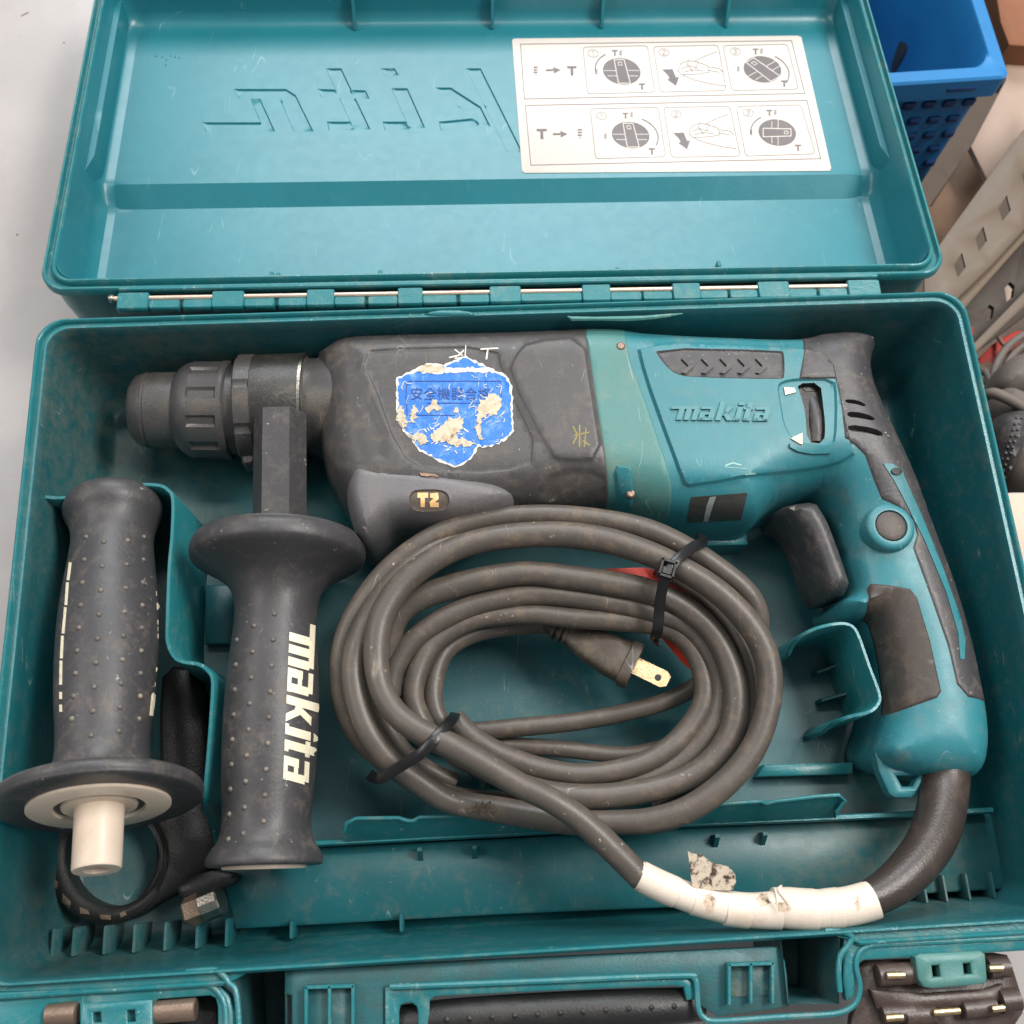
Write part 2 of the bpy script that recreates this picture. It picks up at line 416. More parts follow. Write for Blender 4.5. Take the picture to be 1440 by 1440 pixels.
TAPE = mat('white_vinyl_tape', S2L((224, 210, 194)), .42, dirt=S2L((170, 140, 110)), dirt_amt=.5, dscale=60, var=.03, bump=.0002, speck=.4, speck_col=S2L((70, 55, 45)))
DIRTYTAPE = mat('dirty_tape', S2L((205, 190, 170)), .7, dirt=S2L((72, 56, 44)), dirt_amt=1.7, dlo=.46, dhi=.60, dscale=260, var=.1, speck=.9, speck_col=(.02, .015, .01))
WHITEP = mat('cream_ink', S2L((236, 226, 198)), .5, var=.03, speck=.15, speck_col=(.2, .18, .15), dirt=S2L((150, 135, 110)), dirt_amt=.2)
STAIN = mat('stained_tape', S2L((205, 185, 162)), .6, dirt=S2L((92, 70, 52)), dirt_amt=1.3, dlo=.45, dhi=.62, dscale=260, var=.1)
LABELM = mat('label_paper', S2L((214, 206, 198)), .5, dirt=S2L((214, 190, 180)), dirt_amt=.4, dscale=25, var=.03, bump=.0003)
INK = mat('grey_ink', S2L((104, 98, 98)), .5, var=.1)
INKD = mat('dark_ink', S2L((95, 90, 92)), .5, var=.1)
INKL = mat('light_line_ink', S2L((118, 110, 108)), .5, var=.08)
BLUE = mat('blue_sticker_film', S2L((24, 112, 205)), .32, dirt=S2L((150, 185, 225)), dirt_amt=.8, dscale=200, scratch=1.0, scr_col=(.8, .88, .95), var=.06, bump=.0003)
BLUEINK = mat('navy_ink', S2L((22, 66, 140)), .4)
TORN = mat('torn_paper', S2L((205, 196, 172)), .8, dirt=S2L((176, 146, 116)), dirt_amt=1.0, dlo=.45, dhi=.65, dscale=330, var=.1, bump=.0006)
STICKEDGE = mat('sticker_edge_white', S2L((225, 222, 212)), .6, dirt=S2L((120, 105, 80)), dirt_amt=.6, dscale=180)
ORANGE = mat('pale_orange_ink', S2L((238, 190, 128)), .5, dirt=S2L((240, 225, 200)), dirt_amt=.8, dscale=300)
YEL = mat('worn_yellow_ink', S2L((140, 128, 70)), .6)
STEEL = mat('worn_steel', S2L((170, 165, 155)), .32, metal=1, dirt=S2L((80, 60, 45)), dirt_amt=.5, dscale=150)
PIN = mat('pinkish_steel_pin', S2L((225, 200, 180)), .35, metal=.7, dirt=S2L((140, 95, 75)), dirt_amt=.5, dscale=120)
BRASS = mat('brass', S2L((212, 188, 148)), .36, metal=1, dirt=S2L((120, 80, 45)), dirt_amt=.4, dscale=200)
DARKMET = mat('brown_grey_metal', S2L((140, 120, 105)), .38, metal=.6, dirt=S2L((70, 50, 40)), dirt_amt=.5, dscale=80)
RED = mat('red_card', S2L((205, 62, 48)), .5, var=.1)
TABLE = mat('pale_grey_table', S2L((176, 171, 169)), .34, dirt=S2L((158, 148, 142)), dirt_amt=.5, dscale=9, var=.05, bump=.00015, speck=.25, speck_col=S2L((110, 100, 95)), fine=160)
FLOORM = mat('dark_floor', S2L((92, 78, 66)), .6, dirt=S2L((60, 48, 40)), dirt_amt=.5)
CRATE = mat('blue_crate_plastic', S2L((26, 116, 176)), .5, var=.06)
CARD = mat('cardboard', S2L((150, 120, 98)), .75, var=.1, dirt=S2L((140, 112, 90)), dirt_amt=.4)
PALECARD = mat('pale_board', S2L((176, 152, 136)), .65, var=.05)
BROWNCARD = mat('brown_cardboard', S2L((140, 88, 56)), .7, var=.12)
BEIGE = mat('beige_painted_steel', S2L((104, 90, 76)), .5, var=.05, dirt=S2L((90, 76, 62)), dirt_amt=.3)
DARKBR = mat('dark_steel', S2L((76, 68, 60)), .6)
TOOLGREY = mat('dusty_grey_rubber', S2L((104, 96, 90)), .65, dirt=S2L((140, 128, 118)), dirt_amt=.5)
PAPER = mat('pale_paper', S2L((214, 188, 168)), .6, var=.03)
#BODY
# ------------------------------------------------------------------ setting
FLZ = -0.070; TBZ = -0.086
tb = slab('table', [(-900, -700), (700, -700), (1235, 250), (1330, 700), (1425, 692), (1700, 692), (1700, 2200), (-900, 2200)], TBZ, .012, TABLE, None); tb['kind'] = 'structure'
for (x, y, l_, a_) in ((35, 20, 12, .6), (90, 60, 3, 0), (24, 330, 3, 1.0)):
    c_ = P(x, y, TBZ); v, f = box_md(c_ + UPZ * .0001, (l_ * .00045, .0007, .0003), .0001, Matrix.Rotation(a_, 3, 'Z')); o_ = mk('table_mark', v, f, DARKMET, tb)
fl = mk('floor', [(-3, -2, -.55), (4, -2, -.55), (4, 4, -.55), (-3, 4, -.55)], [(0, 1, 2, 3)], FLOORM, None); fl['kind'] = 'structure'

# ------------------------------------------------------------------ carrying case
case = thing('tool_case', 'open teal plastic tool case lying on the pale table with its lid folded back', 'tool case', (.23, .14, TBZ))
def rrect(x0, x1, y0, y1, r, ns=48, nc=8):
    p = []
    cs = [(x1 - r, y0 + r, -90), (x1 - r, y1 - r, 0), (x0 + r, y1 - r, 90), (x0 + r, y0 + r, 180)]
    for k, (cx, cy, a) in enumerate(cs):
        for i in range(nc + 1):
            an = math.radians(a + 90 * i / nc); p.append((cx + r * math.cos(an), cy + r * math.sin(an)))
        nx = cs[(k + 1) % 4]; an = math.radians(nx[2]); e = (nx[0] + r * math.cos(an), nx[1] + r * math.sin(an)); s = p[-1]
        m = ns
        for i in range(1, m): p.append((s[0] + (e[0] - s[0]) * i / m, s[1] + (e[1] - s[1]) * i / m))
    return p
def loftrings(rings):
    V = []; F = []; n = len(rings[0])
    for r in rings: V += r
    for i in range(len(rings) - 1):
        for k in range(n): F.append((i * n + k, i * n + (k + 1) % n, (i + 1) * n + (k + 1) % n, (i + 1) * n + k))
    return V, F
X0, X1, Y0, Y1 = 0.0, .46, -.0075, .294
xm0 = P(335, 1360, 0).x; xm1 = P(1190, 1310, 0).x
ylip = Y0 + .0050
rings = []
prof = [(.010, TBZ + .001), (.006, TBZ + .003), (.0035, -.03), (.003, -.008), (0, -.007), (0, -.0016), (.0005, -.0006), (.0012, -.0004), (.0019, -.0010), (.0022, -.0030), (.0046, -.0030), (.0048, -.0006), (.0053, .0003), (.0062, .0003), (.0068, -.0006), (.0074, -.006), (.0098, -.035), (.0128, -.062), (.0150, -.0675), (.0185, -.0698)]
for i, (d, z) in enumerate(prof):
    r = rrect(X0 + d, X1 - d, Y0 + d, Y1 - d, max(.0135 - d * .45, .004), 96)
    q = []
    for (x, y) in r:
        f = sstep((x - xm0 + .004) / .006) * sstep((xm1 + .004 - x) / .006) if y < .02 and i < 12 else 0
        if f > 0:
            yy = ylip - .0008 if i > 3 else ylip + .0008; zz = min(z, -.0012) if i > 6 else min(z, -.005)
            y = y + (yy - y) * f; z2 = z + (zz - z) * f
        else: z2 = z
        q.append((x, y, z2))
    rings.append(q)
split = 4
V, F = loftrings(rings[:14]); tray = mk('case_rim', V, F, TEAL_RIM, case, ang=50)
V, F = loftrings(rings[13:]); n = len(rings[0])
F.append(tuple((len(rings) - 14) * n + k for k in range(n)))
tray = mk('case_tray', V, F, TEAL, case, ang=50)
V, F = [], []
# hollow outer skirt bottom
V, F = loftrings([[(x, y, TBZ + .0008) for x, y in rrect(.012, .448, Y0 + .012, .282, .01, 10)], [(x, y, TBZ + .0006) for x, y in rrect(.02, .44, Y0 + .02, .27, .01, 10)]]); F.append(tuple(range(n, n)) if False else tuple(range(len(V) // 2, len(V))))
mk('base_plate', V, F, TEAL, case)
# chips and nicks: cracked inner lip at the back
crack = MB()
pts = [(798, 445), (804, 448), (840, 448), (880, 448), (905, 447), (935, 444), (960, 441)]
crack.add(*tube_md([P(x, y, -.0012) for i, (x, y) in enumerate(pts)], [.0004, .0013, .0010, .0014, .0012, .0010, .0003], 6))
crack.build('cracked_lip', mat('stressed_white_plastic', S2L((70, 130, 125)), .6, dirt=S2L((170, 185, 175)), dirt_amt=.6, dscale=200), case)
slab('locating_tab', [(598, 441), (606, 437), (620, 435), (645, 435), (660, 437), (668, 441), (660, 443), (606, 443)], .0012, .004, TEAL_RIM, case)

# tray interior: pocket wall round the spare handle
wallP('pocket_wall', [(44, 694, -.010), (60, 698, -.011), (83, 700, -.012), (108, 696, -.012), (134, 684, -.012), (175, 681, -.012), (220, 682, -.012), (236, 689, -.012), (243, 703, -.012), (242, 750, -.012), (238, 797, -.012), (235, 877, -.012), (236, 905, -.012), (245, 924, -.012), (258, 931, -.012), (278, 934, -.012), (292, 943, -.013), (299, 958, -.013), (297, 1003, -.014), (293, 1057, -.016), (288, 1115, -.020), (289, 1140, -.030), (300, 1165, -.045), (306, 1200, -.060)], FLZ, .0021, TEAL_RIM, case, draft=.0012)
# partition that keeps the cord in place
part = wallP('partition', [(306, 1196, -.046), (439, 1186, -.046), (700, 1172, -.046), (960, 1158, -.046), (1166, 1150, -.046), (1397, 1139, -.046)], FLZ, .0026, TEAL_RIM, case, draft=.0006, n=3)
def tab(pts, zt, nm='retaining_tab'):
    # blade leaning over the partition: upper edge outline, lower edge on the partition
    up_, lo_ = pts; m = MB()
    U = [P(x, y, z) for x, y, z in up_]; Lw = [P(x, y, z) for x, y, z in lo_]
    n = len(U); th = Vector((0, -.0004, -.0018))
    v = U + Lw + [a + th for a in U] + [a + th for a in Lw]
    f = []
    for i in range(n - 1):
        f += [(i, i + 1, n + i + 1, n + i), (2 * n + i, 2 * n + i + 1, 3 * n + i + 1, 3 * n + i), (i, i + 1, 2 * n + i + 1, 2 * n + i), (n + i, n + i + 1, 3 * n + i + 1, 3 * n + i)]
    f += [(0, n, 3 * n, 2 * n), (n - 1, 2 * n - 1, 4 * n - 1, 3 * n - 1)]
    m.add(v, f); m.add(*tube_md(U, .0009, 8))
    return m.build(nm, TEAL_RIM, case)
tab(([(484, 1168, -.036), (487, 1158, -.034), (501, 1151, -.032), (560, 1150, -.032), (573, 1154, -.033), (582, 1154, -.033), (590, 1149, -.032), (700, 1147, -.032), (758, 1146, -.032), (766, 1152, -.034), (767, 1166, -.036)],
     [(484, 1184, -.046), (490, 1184, -.046), (501, 1183, -.046), (560, 1180, -.046), (573, 1179, -.046), (582, 1179, -.046), (590, 1178, -.046), (700, 1173, -.046), (758, 1170, -.046), (766, 1169, -.046), (767, 1169, -.046)]), 0)
tab(([(962, 1154, -.038), (985, 1136, -.033), (1010, 1131, -.032), (1070, 1127, -.032), (1077, 1130, -.033), (1090, 1127, -.032), (1150, 1120, -.032), (1180, 1118, -.032), (1188, 1126, -.034), (1176, 1142, -.038)],
     [(962, 1160, -.046), (985, 1159, -.046), (1010, 1158, -.046), (1070, 1155, -.046), (1077, 1155, -.046), (1090, 1154, -.046), (1150, 1151, -.046), (1172, 1150, -.046), (1174, 1150, -.046), (1176, 1150, -.046)]), 0)
# trough shelf in front of the partition and its small gussets
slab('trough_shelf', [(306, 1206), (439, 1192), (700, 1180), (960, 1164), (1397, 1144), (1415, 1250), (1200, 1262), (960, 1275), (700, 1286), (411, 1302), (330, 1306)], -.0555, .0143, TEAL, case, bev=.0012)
for (x, y) in ((590, 1192), (667, 1189), (1009, 1173), (1076, 1170)):
    a = P(x, y, -.048); mk('gusset', [a + Vector(q) for q in ((-.0011, 0, 0), (.0011, 0, 0), (-.0011, -.0058, -.0075), (.0011, -.0058, -.0075), (-.0011, 0, -.0075), (.0011, 0, -.0075), (-.0011, -.0015, 0), (.0011, -.0015, 0))], [(0, 1, 7, 6), (6, 7, 3, 2), (0, 6, 2, 4), (1, 7, 3, 5), (2, 3, 5, 4), (0, 1, 5, 4)], TEAL, case, smooth=False)
# stiffening ribs of the front wall
for i, x in enumerate((95, 123, 165, 205, 247, 290, 330)):
    a = P(x, 1300, -.062); yb = ylip + .004
    mk('wall_rib', box_md((a.x, .0100, -.058), (.0016, .012, .024), .0004)[0], box_md((0, 0, 0), (1, 1, 1), .1)[1], TEAL, case)
for x in (413, 565): 
    a = P(x, 1280, -.055); v, f = box_md((a.x, .0095, -.058), (.0018, .008, .018), .0005); mk('wall_rib', v, f, TEAL, case)
for x in (1290, 1318, 1350, 1385):
    a = P(x, 1265, -.062); v, f = box_md((a.x, .0100, -.060), (.0014, .012, .018), .0004); mk('wall_rib', v, f, TEAL, case)
# socket beside the tool handle
wallP('bit_socket', [(1108, 922, -.040), (1120, 900, -.030), (1140, 887, -.024), (1165, 879, -.022), (1188, 877, -.022), (1201, 883, -.022), (1209, 898, -.022), (1223, 938, -.022), (1237, 977, -.022), (1233, 993, -.022), (1220, 1002, -.022), (1195, 1008, -.024), (1175, 1016, -.030), (1158, 1030, -.042)], FLZ, .0020, TEAL_RIM, case, draft=.0008)
wallP('socket_rib', [(1150, 945, -.060), (1170, 938, -.058), (1195, 928, -.052)], FLZ, .0018, TEAL, case)
wallP('socket_rib', [(1155, 985, -.060), (1180, 978, -.058), (1208, 970, -.052)], FLZ, .0018, TEAL, case)
# moulded ledges of the tray floor
slab('floor_ledge', [(1075, 1075), (1200, 1072), (1200, 1088), (1065, 1092)], -.060, .009, TEAL_RIM, case)
slab('floor_ledge', [(935, 745), (1050, 745), (1052, 765), (935, 768)], -.052, .017, TEAL_RIM, case)
slab('floor_ledge', [(288, 822), (330, 822), (330, 905), (288, 905)], -.062, .006, TEAL, case)

# ------------------------------------------------------------------ lid
La = P(52, 408, -.005); Lb = P(1334, 384, -.005)
U = (Lb - La).normalized()
vd = (rt * -185 + up * 2980 + fwd * 1440).normalized(); Vd = (vd - U * vd.dot(U)).normalized(); NL = U.cross(Vd)
WL = (Lb - La).length
def LW(u, v, d=0): return La + U * u + Vd * v - NL * d
def liduv(px, py, d=0):
    q = PP(px, py, La - NL * d, NL) - La; return q.dot(U), q.dot(Vd)
DA, DB = .027, .035
vs1 = liduv(700, 287, DB)[1]; vs2 = liduv(700, 252, DA)[1]; vfar = liduv(700, 36, DA)[1]; VT = vfar + .016
def dep(v): return DB + (DA - DB) * float(np.clip((v - vs1) / (vs2 - vs1), 0, 1))
rings = []
for (d, z) in [(.008, -.043), (.005, -.040), (.003, -.02), (.0028, -.006), (0, -.005), (0, -.0012), (.0007, -.0003), (.0016, -.0003), (.0022, -.0030), (.0042, -.0030), (.0045, -.0004), (.0053, .0006), (.0061, .0006), (.0067, -.0004)]:
    rings.append([tuple(LW(u, v, -z)) for u, v in rrect(d, WL - d, d, VT - d, max(.0135 - d * .45, .004), 60)])
V, F = loftrings(rings); 
inner = [(.0067, .012), (.0078, .35), (.0092, .75), (.0110, .90), (.0135, .975), (.0175, 1.0)]
mk('lid_rim', V, F, TEAL_RIM, case, ang=50)
rings = []
for (d, g) in inner:
    rings.append([tuple(LW(u, v, g * dep(v))) for u, v in rrect(d, WL - d, d, VT - d, max(.0135 - d * .3, .006), 60)])
V, F = loftrings(rings)
lr = rrect(.0175, WL - .0175, .0175, VT - .0175, .00825, 60)
# letters moulded in the lid read mirrored from inside
letters = [
 [(328, 125), (402, 125), (416, 134), (441, 185), (413, 185), (393, 139), (336, 139)], [(352, 139), (366, 139), (387, 185), (290, 185), (284, 172), (366, 172)],
 [(458, 96), (480, 96), (521, 182), (497, 182)], [(446, 125), (514, 127), (520, 139), (452, 137)], [(460, 171), (494, 171), (498, 183), (462, 183)],
 [(535, 96), (555, 96), (561, 106), (541, 106)], [(550, 124), (573, 124), (598, 180), (575, 180)], [(538, 171), (571, 171), (577, 183), (541, 183)],
 [(655, 96), (676, 96), (735, 214), (713, 214)], [(612, 123), (634, 123), (676, 150), (690, 178), (668, 170)], [(617, 171), (668, 166), (674, 176), (645, 184), (620, 184)]]
L3 = []
for lt in letters:
    uv = np.array([liduv(x, y, DA) for x, y in lt]); L3.append(resample(uv, .003))
g = []
for v in sorted(set(list(np.arange(.020, VT - .018, .006)) + [vs1, vs2, vs1 - .0004, vs2 + .0004])):
    for u in np.arange(.020, WL - .018, .008): g.append((u, v))
g = np.array(g); keep = np.ones(len(g), bool)
ring_in = []
for l in L3: keep &= (np.abs(dist(g, l)) > .0014); ring_in.append(l)
g = g[keep]
for l in L3: g = np.vstack([g] + [insetring(l, .0005, .6)])
V2, T = cdt(list(g), [np.array(lr)] + L3)
T = T[inside(V2[T].mean(1), np.array(lr))]
sd = np.max([sdist(V2, l) for l in L3], 0)
b0 = len(V); 
V += [tuple(LW(q[0], q[1], dep(q[1]) + .0011 * sstep(s / .0006))) for q, s in zip(V2, sd)]
F += [tuple(int(a) + b0 for a in t) for t in T]
lid = mk('lid_panel', V, F, TEAL_LID, case, ang=30)
# outer skin of the lid, under the inner one
rings = [[tuple(LW(u, v, dd)) for u, v in rrect(.008, WL - .008, .008, VT - .008, .01, 20)] for dd in (.043, .0431)]
V, F = loftrings(rings); F.append(tuple(range(len(rings[0])))); mk('lid_outer_skin', V, F, TEAL, case)
def lslab(name, poly, d, th, mat_, **k): return slab(name, poly, 0, th, mat_, case, plane=(La - NL * d, NL), **k)
# side ledge and stiffening ribs of the far wall
for (x, side) in ((500, 0), (692, 0), (845, 0), (1019, 0)):
    u, v = liduv(x, 30, DA); m = MB(); m.add([LW(u + s * .0009, vv, d) for s in (-1, 1) for vv, d in ((vfar - .004, DA - .001), (vfar + .0075, DA), (VT - .0075, .004), (VT - .0095, .003))], [(0, 1, 2, 3), (4, 5, 6, 7), (0, 1, 5, 4), (1, 2, 6, 5), (2, 3, 7, 6), (3, 0, 4, 7)]); m.build('lid_rib', TEAL_LID, case, smooth=False)
for uu, sg in ((.0072, 1), (WL - .0072, -1)):
    a = [(uu, vs1 + .004), (uu + sg * .0042, vs2 + .006), (uu + sg * .0042, VT - .009), (uu, VT - .009)]
    v = [LW(*q, .011) for q in a] + [LW(q[0] + sg * .0008, q[1], .024) for q in a]
    MB().add(v, [(0, 1, 2, 3), (0, 1, 5, 4), (1, 2, 6, 5), (2, 3, 7, 6)]).build('lid_side_ledge', TEAL_LID, case)
for (x, y) in ((383, 388), (392, 390), (535, 386), (868, 382), (1010, 373)):
    u, v = liduv(x, y, DB - .004); m = MB(); m.add(*box_md(LW(u, v, DB - .003), (.0022, .004, .006), .0006)); m.build('lid_nub', TEAL_RIM, case)

# hinge
PX = [(155, 420), (1230, 401)]
def hy(x): return 419.5 + (x - 209) * (402.5 - 419.5) / (1190 - 209)
v, f = tube_md([P(156, 420.3, -.005), P(600, hy(600), -.005), P(1195, hy(1195), -.005)], .0013, 10); mk('hinge_pin', v, f, PIN, case)
v, f = lathe_md(P(153, 420, -.005), P(161, 420, -.005), [(0, .0006), (.15, .0019), (.7, .0022), (1, .0016)], 16); mk('pin_head', v, f, STEEL, case)
def hbox(x0, x1, y0, y1, z, h, nm, mt):
    a = P(x0, hy(x0) + y0, z); b = P(x1, hy(x1) + y0, z); c = P(x0, hy(x0) + y1, z)
    v, f = box_md(((a.x + b.x) / 2, (a.y + c.y) / 2, z - h / 2), (b.x - a.x, abs(a.y - c.y), h), .0006); R = Matrix.Rotation((b.y - a.y) / (b.x - a.x), 3, 'Z')
    cc = Vector(((a.x + b.x) / 2, (a.y + c.y) / 2, z - h / 2)); v = [cc + R @ (q - cc) for q in v]
    return mk(nm, v, f, mt, case)
win = [(209, 252), (257, 298), (343, 386), (391, 431), (470, 513), (517, 559), (594, 642), (646, 688), (732, 818), (858, 902), (904, 945), (984, 1023), (1026, 1065), (1109, 1148), (1151, 1191)]
solid = [(165, 209), (298, 343), (431, 470), (559, 594), (688, 732), (818, 858), (945, 984), (1065, 1109), (1191, 1236)]
for a, b in solid: hbox(a, b, -9, 14, -.0030, .006, 'hinge_knuckle', TEAL_RIM)
for a, b in win: hbox(a, b, 2.2, 14, -.0034, .005, 'hinge_leaf', TEAL_RIM)
v, f = box_md((P(700, 400, 0).x, (P(700, 402, -.012).y), -.014), (.38, .014, .004)); 
hbox(165, 1236, -12, 22, -.012, .003, 'hinge_web', TEAL)
hbox(165, 1236, -11, -5.5, -.0034, .004, 'hinge_strip', TEAL_RIM)

# ------------------------------------------------------------------ instruction label in the lid
DS = DA - .0004
lab = lslab('instruction_label', [(720, 56), (723, 54), (1122, 50), (1127, 52), (1169, 236), (1167, 240), (738, 243), (734, 240)], DS, .0003, LABELM, bev=.0001)
def lidpoly(name, polys, mt, lift=.00012):
    m = MB()
    for pl in polys:
        A = np.array([tuple(PP(x, y, La - NL * (DS - lift), NL)) for x, y in pl]); n = len(A)
        B2 = [tuple(Vector(q) - NL * .0001) for q in A]
        m.add(list(map(tuple, A)) + B2, [tuple(range(n))] + [(i, (i + 1) % n, n + (i + 1) % n, n + i) for i in range(n)])
    o = m.build(name, mt, None, smooth=False); o.parent = lab; o.matrix_parent_inverse = Matrix.Identity(4); return o
# label photo frame: bilinear map from the enlargement (2.88x, origin 700,30)
def q(x, y): return (700 + x / 2.88, 30 + y / 2.88)
def QL(pts): return [q(*p) for p in pts]
def rr(x0, y0, x1, y1, x2, y2, x3, y3, r=.06):
    c = [np.array(p, float) for p in ((x0, y0), (x1, y1), (x2, y2), (x3, y3))]; out = []
    for i in range(4):
        a, b, d = c[i - 1], c[i], c[(i + 1) % 4]; la = np.linalg.norm(a - b); lb = np.linalg.norm(d - b); k = 14
        p1 = b + (a - b) / la * k; p2 = b + (d - b) / lb * k
        out += [tuple(p1), tuple(.5 * (.5 * (p1 + p2)) + .5 * b), tuple(p2)]
    return out + [out[0]]
frames = []
for pl in ([(92, 92), (1190, 78), (1243, 292), (108, 314), (92, 92)], [(112, 340), (1252, 320), (1308, 556), (134, 582), (112, 340)]): frames += stroke(QL(pl), 1.1)
for pl in (rr(345, 104, 606, 98, 636, 286, 364, 294), rr(630, 102, 892, 96, 926, 280, 658, 286), rr(912, 98, 1172, 92, 1218, 274, 948, 280), rr(375, 354, 650, 348, 680, 548, 396, 556), rr(672, 348, 940, 344, 982, 546, 704, 550), rr(966, 344, 1228, 338, 1286, 536, 1004, 546)): frames += stroke(QL(pl), .8)
lidpoly('label_frame', frames, INKL)
def ell(cx, cy, rx, ry, n=28, a0=0, a1=360, sk=.18): return [(cx + rx * math.cos(math.radians(a0 + (a1 - a0) * i / n)) + sk * ry * math.sin(math.radians(a0 + (a1 - a0) * i / n)), cy + ry * math.sin(math.radians(a0 + (a1 - a0) * i / n))) for i in range(n + 1)]
dark = []; lines = []
for (cx, cy, ang) in ((502, 202, 0), (1072, 194, 38), (538, 460, 0), (1132, 450, -90)):
    dark.append(QL(ell(cx, cy, 76, 54)[:-1]))
    R = lambda x, y: (cx + (x * math.cos(math.radians(ang)) + y * math.sin(math.radians(ang))) * 1.0 + .16 * y, cy + (-x * math.sin(math.radians(ang)) + y * math.cos(math.radians(ang))) * .72)
    lines += stroke(QL([R(-20, -66), R(-24, 68), R(24, 68), R(20, -66), R(-20, -66)]), 1.0)
    lines += stroke(QL([R(-72, -4), R(-22, -4)]), .7) + stroke(QL([R(22, -4), R(72, -4)]), .7)
    lines += stroke(QL([R(x_, y_) for x_, y_ in ((-7, -52), (7, -52), (7, -34), (-7, -34), (-7, -52))]), .7)
    lines += stroke(QL([R(-62, 26), R(-24, 26)]), .7) + stroke(QL([R(24, 26), R(62, 26)]), .7)
for d_ in dark: lidpoly('dial_symbol', [d_], INK)
lidpoly('dial_line', lines, LABELM, .0002)
arcs = [(500, 200, 178, 240), (1075, 205, -55, 35), (545, 462, -60, 30), (1130, 455, 182, 240)]
def Tm(x, y, s): return [[(x - s, y - s), (x + s, y - s), (x + s, y - s * .55), (x + s * .28, y - s * .5), (x + s * .35, y + s), (x - s * .25, y + s), (x - s * .28, y - s * .5), (x - s, y - s * .5)]]
def Dr(x, y, s): return [[(x - s * .5, y - s + k * s * .62), (x + s * .5, y - s * 1.05 + k * s * .62), (x + s * .5, y - s * .75 + k * s * .62), (x - s * .4, y - s * .6 + k * s * .62)] for k in range(3)] + [[(x - s * .1, y + s * .85), (x + s * .3, y + s * .85), (x + s * .15, y + s * 1.2)]]
sy = []
for (x, y, s) in ((300, 200, 19), (178, 456, 21), (474, 128, 12), (584, 264, 13), (1044, 122, 12), (1160, 252, 13), (517, 382, 12), (624, 526, 13), (1100, 370, 12), (1216, 512, 13)): sy.append(Tm(x, y, s))
for (x, y, s) in ((153, 200, 17), (332, 454, 18), (498, 130, 11), (399, 206, 11), (1068, 122, 11), (974, 194, 11), (542, 380, 11), (436, 466, 11), (1124, 370, 11), (1026, 452, 11)): sy.append(Dr(x, y, s))
for (x, y) in ((225, 198), (253, 457)): sy.append([[(x - 30, y - 4), (x, y - 5), (x, y + 3), (x - 30, y + 4)], [(x, y - 14), (x + 30, y - 1), (x + 2, y + 13)]])
for (x, y) in ((700, 225), (745, 482)): sy.append([[(x - 34, y - 30), (x + 8, y - 32), (x + 22, y + 2), (x + 34, y), (x + 22, y + 36), (x - 14, y + 10), (x - 4, y + 6), (x - 12, y - 8)]])
for g_ in sy: lidpoly('label_symbol', [QL(p) for p in g_], INK)
for (x, y, a0, a1) in arcs: lidpoly('label_arc', stroke(QL(ell(x, y, 104, 76, 10, a0, a1)), 1.6), INK)
for (ox, oy) in ((0, 0), (44, 254)):
    hand = []
    for pl in ([(730, 200), (742, 170), (775, 158), (812, 165), (850, 180), (855, 205), (820, 212), (780, 215), (745, 215), (730, 200)], [(742, 192), (775, 180), (812, 190)], [(752, 206), (790, 196), (830, 200)], [(775, 158), (765, 178)], [(812, 165), (800, 190)], [(800, 160), (840, 140), (890, 122)], [(855, 185), (895, 190), (912, 205)], [(750, 218), (800, 238), (860, 252), (922, 262)], [(770, 175), (790, 205)], [(856, 198), (896, 206)]):
        hand += stroke(QL([(x + ox, y + oy) for x, y in pl]), .8)
    lidpoly('hand_drawing', hand, INKL)
for (x, y, n_) in ((386, 130, 1), (673, 126, 2), (962, 122, 3), (420, 382, 1), (722, 376, 2), (1014, 370, 3)):
    nums = stroke(QL(ell(x, y, 21, 15, 14)), .7)
    nums += stroke(QL({1: [(x - 4, y - 6), (x, y - 9), (x + 2, y + 9)], 2: [(x - 7, y - 5), (x, y - 9), (x + 7, y - 4), (x - 6, y + 8), (x + 8, y + 8)], 3: [(x - 7, y - 8), (x + 6, y - 7), (x, y - 1), (x + 7, y + 4), (x, y + 9), (x - 6, y + 7)]}[n_]), .7)
    lidpoly('circled_number', nums, INKL)
# faint moulded date marks on the lid
m = MB()
for (x, y) in ((219, 79), (228, 80), (234, 84), (240, 78), (246, 80), (252, 81), (233, 91)):
    u, v = liduv(x, y, DA); m.add(*box_md(LW(u, v, DA), (.0009, .0015, .0008), .0002))
m.build('moulded_mark', TEAL_RIM, case)

# ------------------------------------------------------------------ front edge: flanges, catches, latches, carry handle
slab('latch_flange', [(-140, 1400), (0, 1391), (150, 1387), (280, 1380), (305, 1384), (322, 1400), (330, 1425), (333, 1500), (306, 1500), (306, 1416), (303, 1404), (296, 1400), (222, 1405), (215, 1411), (215, 1500), (112, 1500), (112, 1413), (106, 1409), (68, 1413), (64, 1500), (-140, 1500)], -.003, .006, TEAL_RIM, case, bev=.0008)
slab('latch_flange', [(1188, 1320), (1440, 1306), (1560, 1300), (1560, 1340), (1440, 1337), (1215, 1350), (1205, 1356), (1203, 1400), (1192, 1408), (1186, 1380)], -.003, .006, TEAL_RIM, case, bev=.0008)
def bead(pts, z, r, n=6, nm='edge_bead'):
    v, f = tube_md([Vector(a) for a in catmull([tuple(P(x, y, z)) for x, y in pts], n)], r, 8); return mk(nm, v, f, TEAL_RIM, case)
bead([(-100, 1405), (0, 1399), (150, 1393), (270, 1386), (296, 1387), (310, 1399), (317, 1420), (318, 1480)], -.0025, .0011)
bead([(262, 1367), (300, 1364), (313, 1370), (322, 1382), (333, 1400), (338, 1480)], -.0012, .0012)
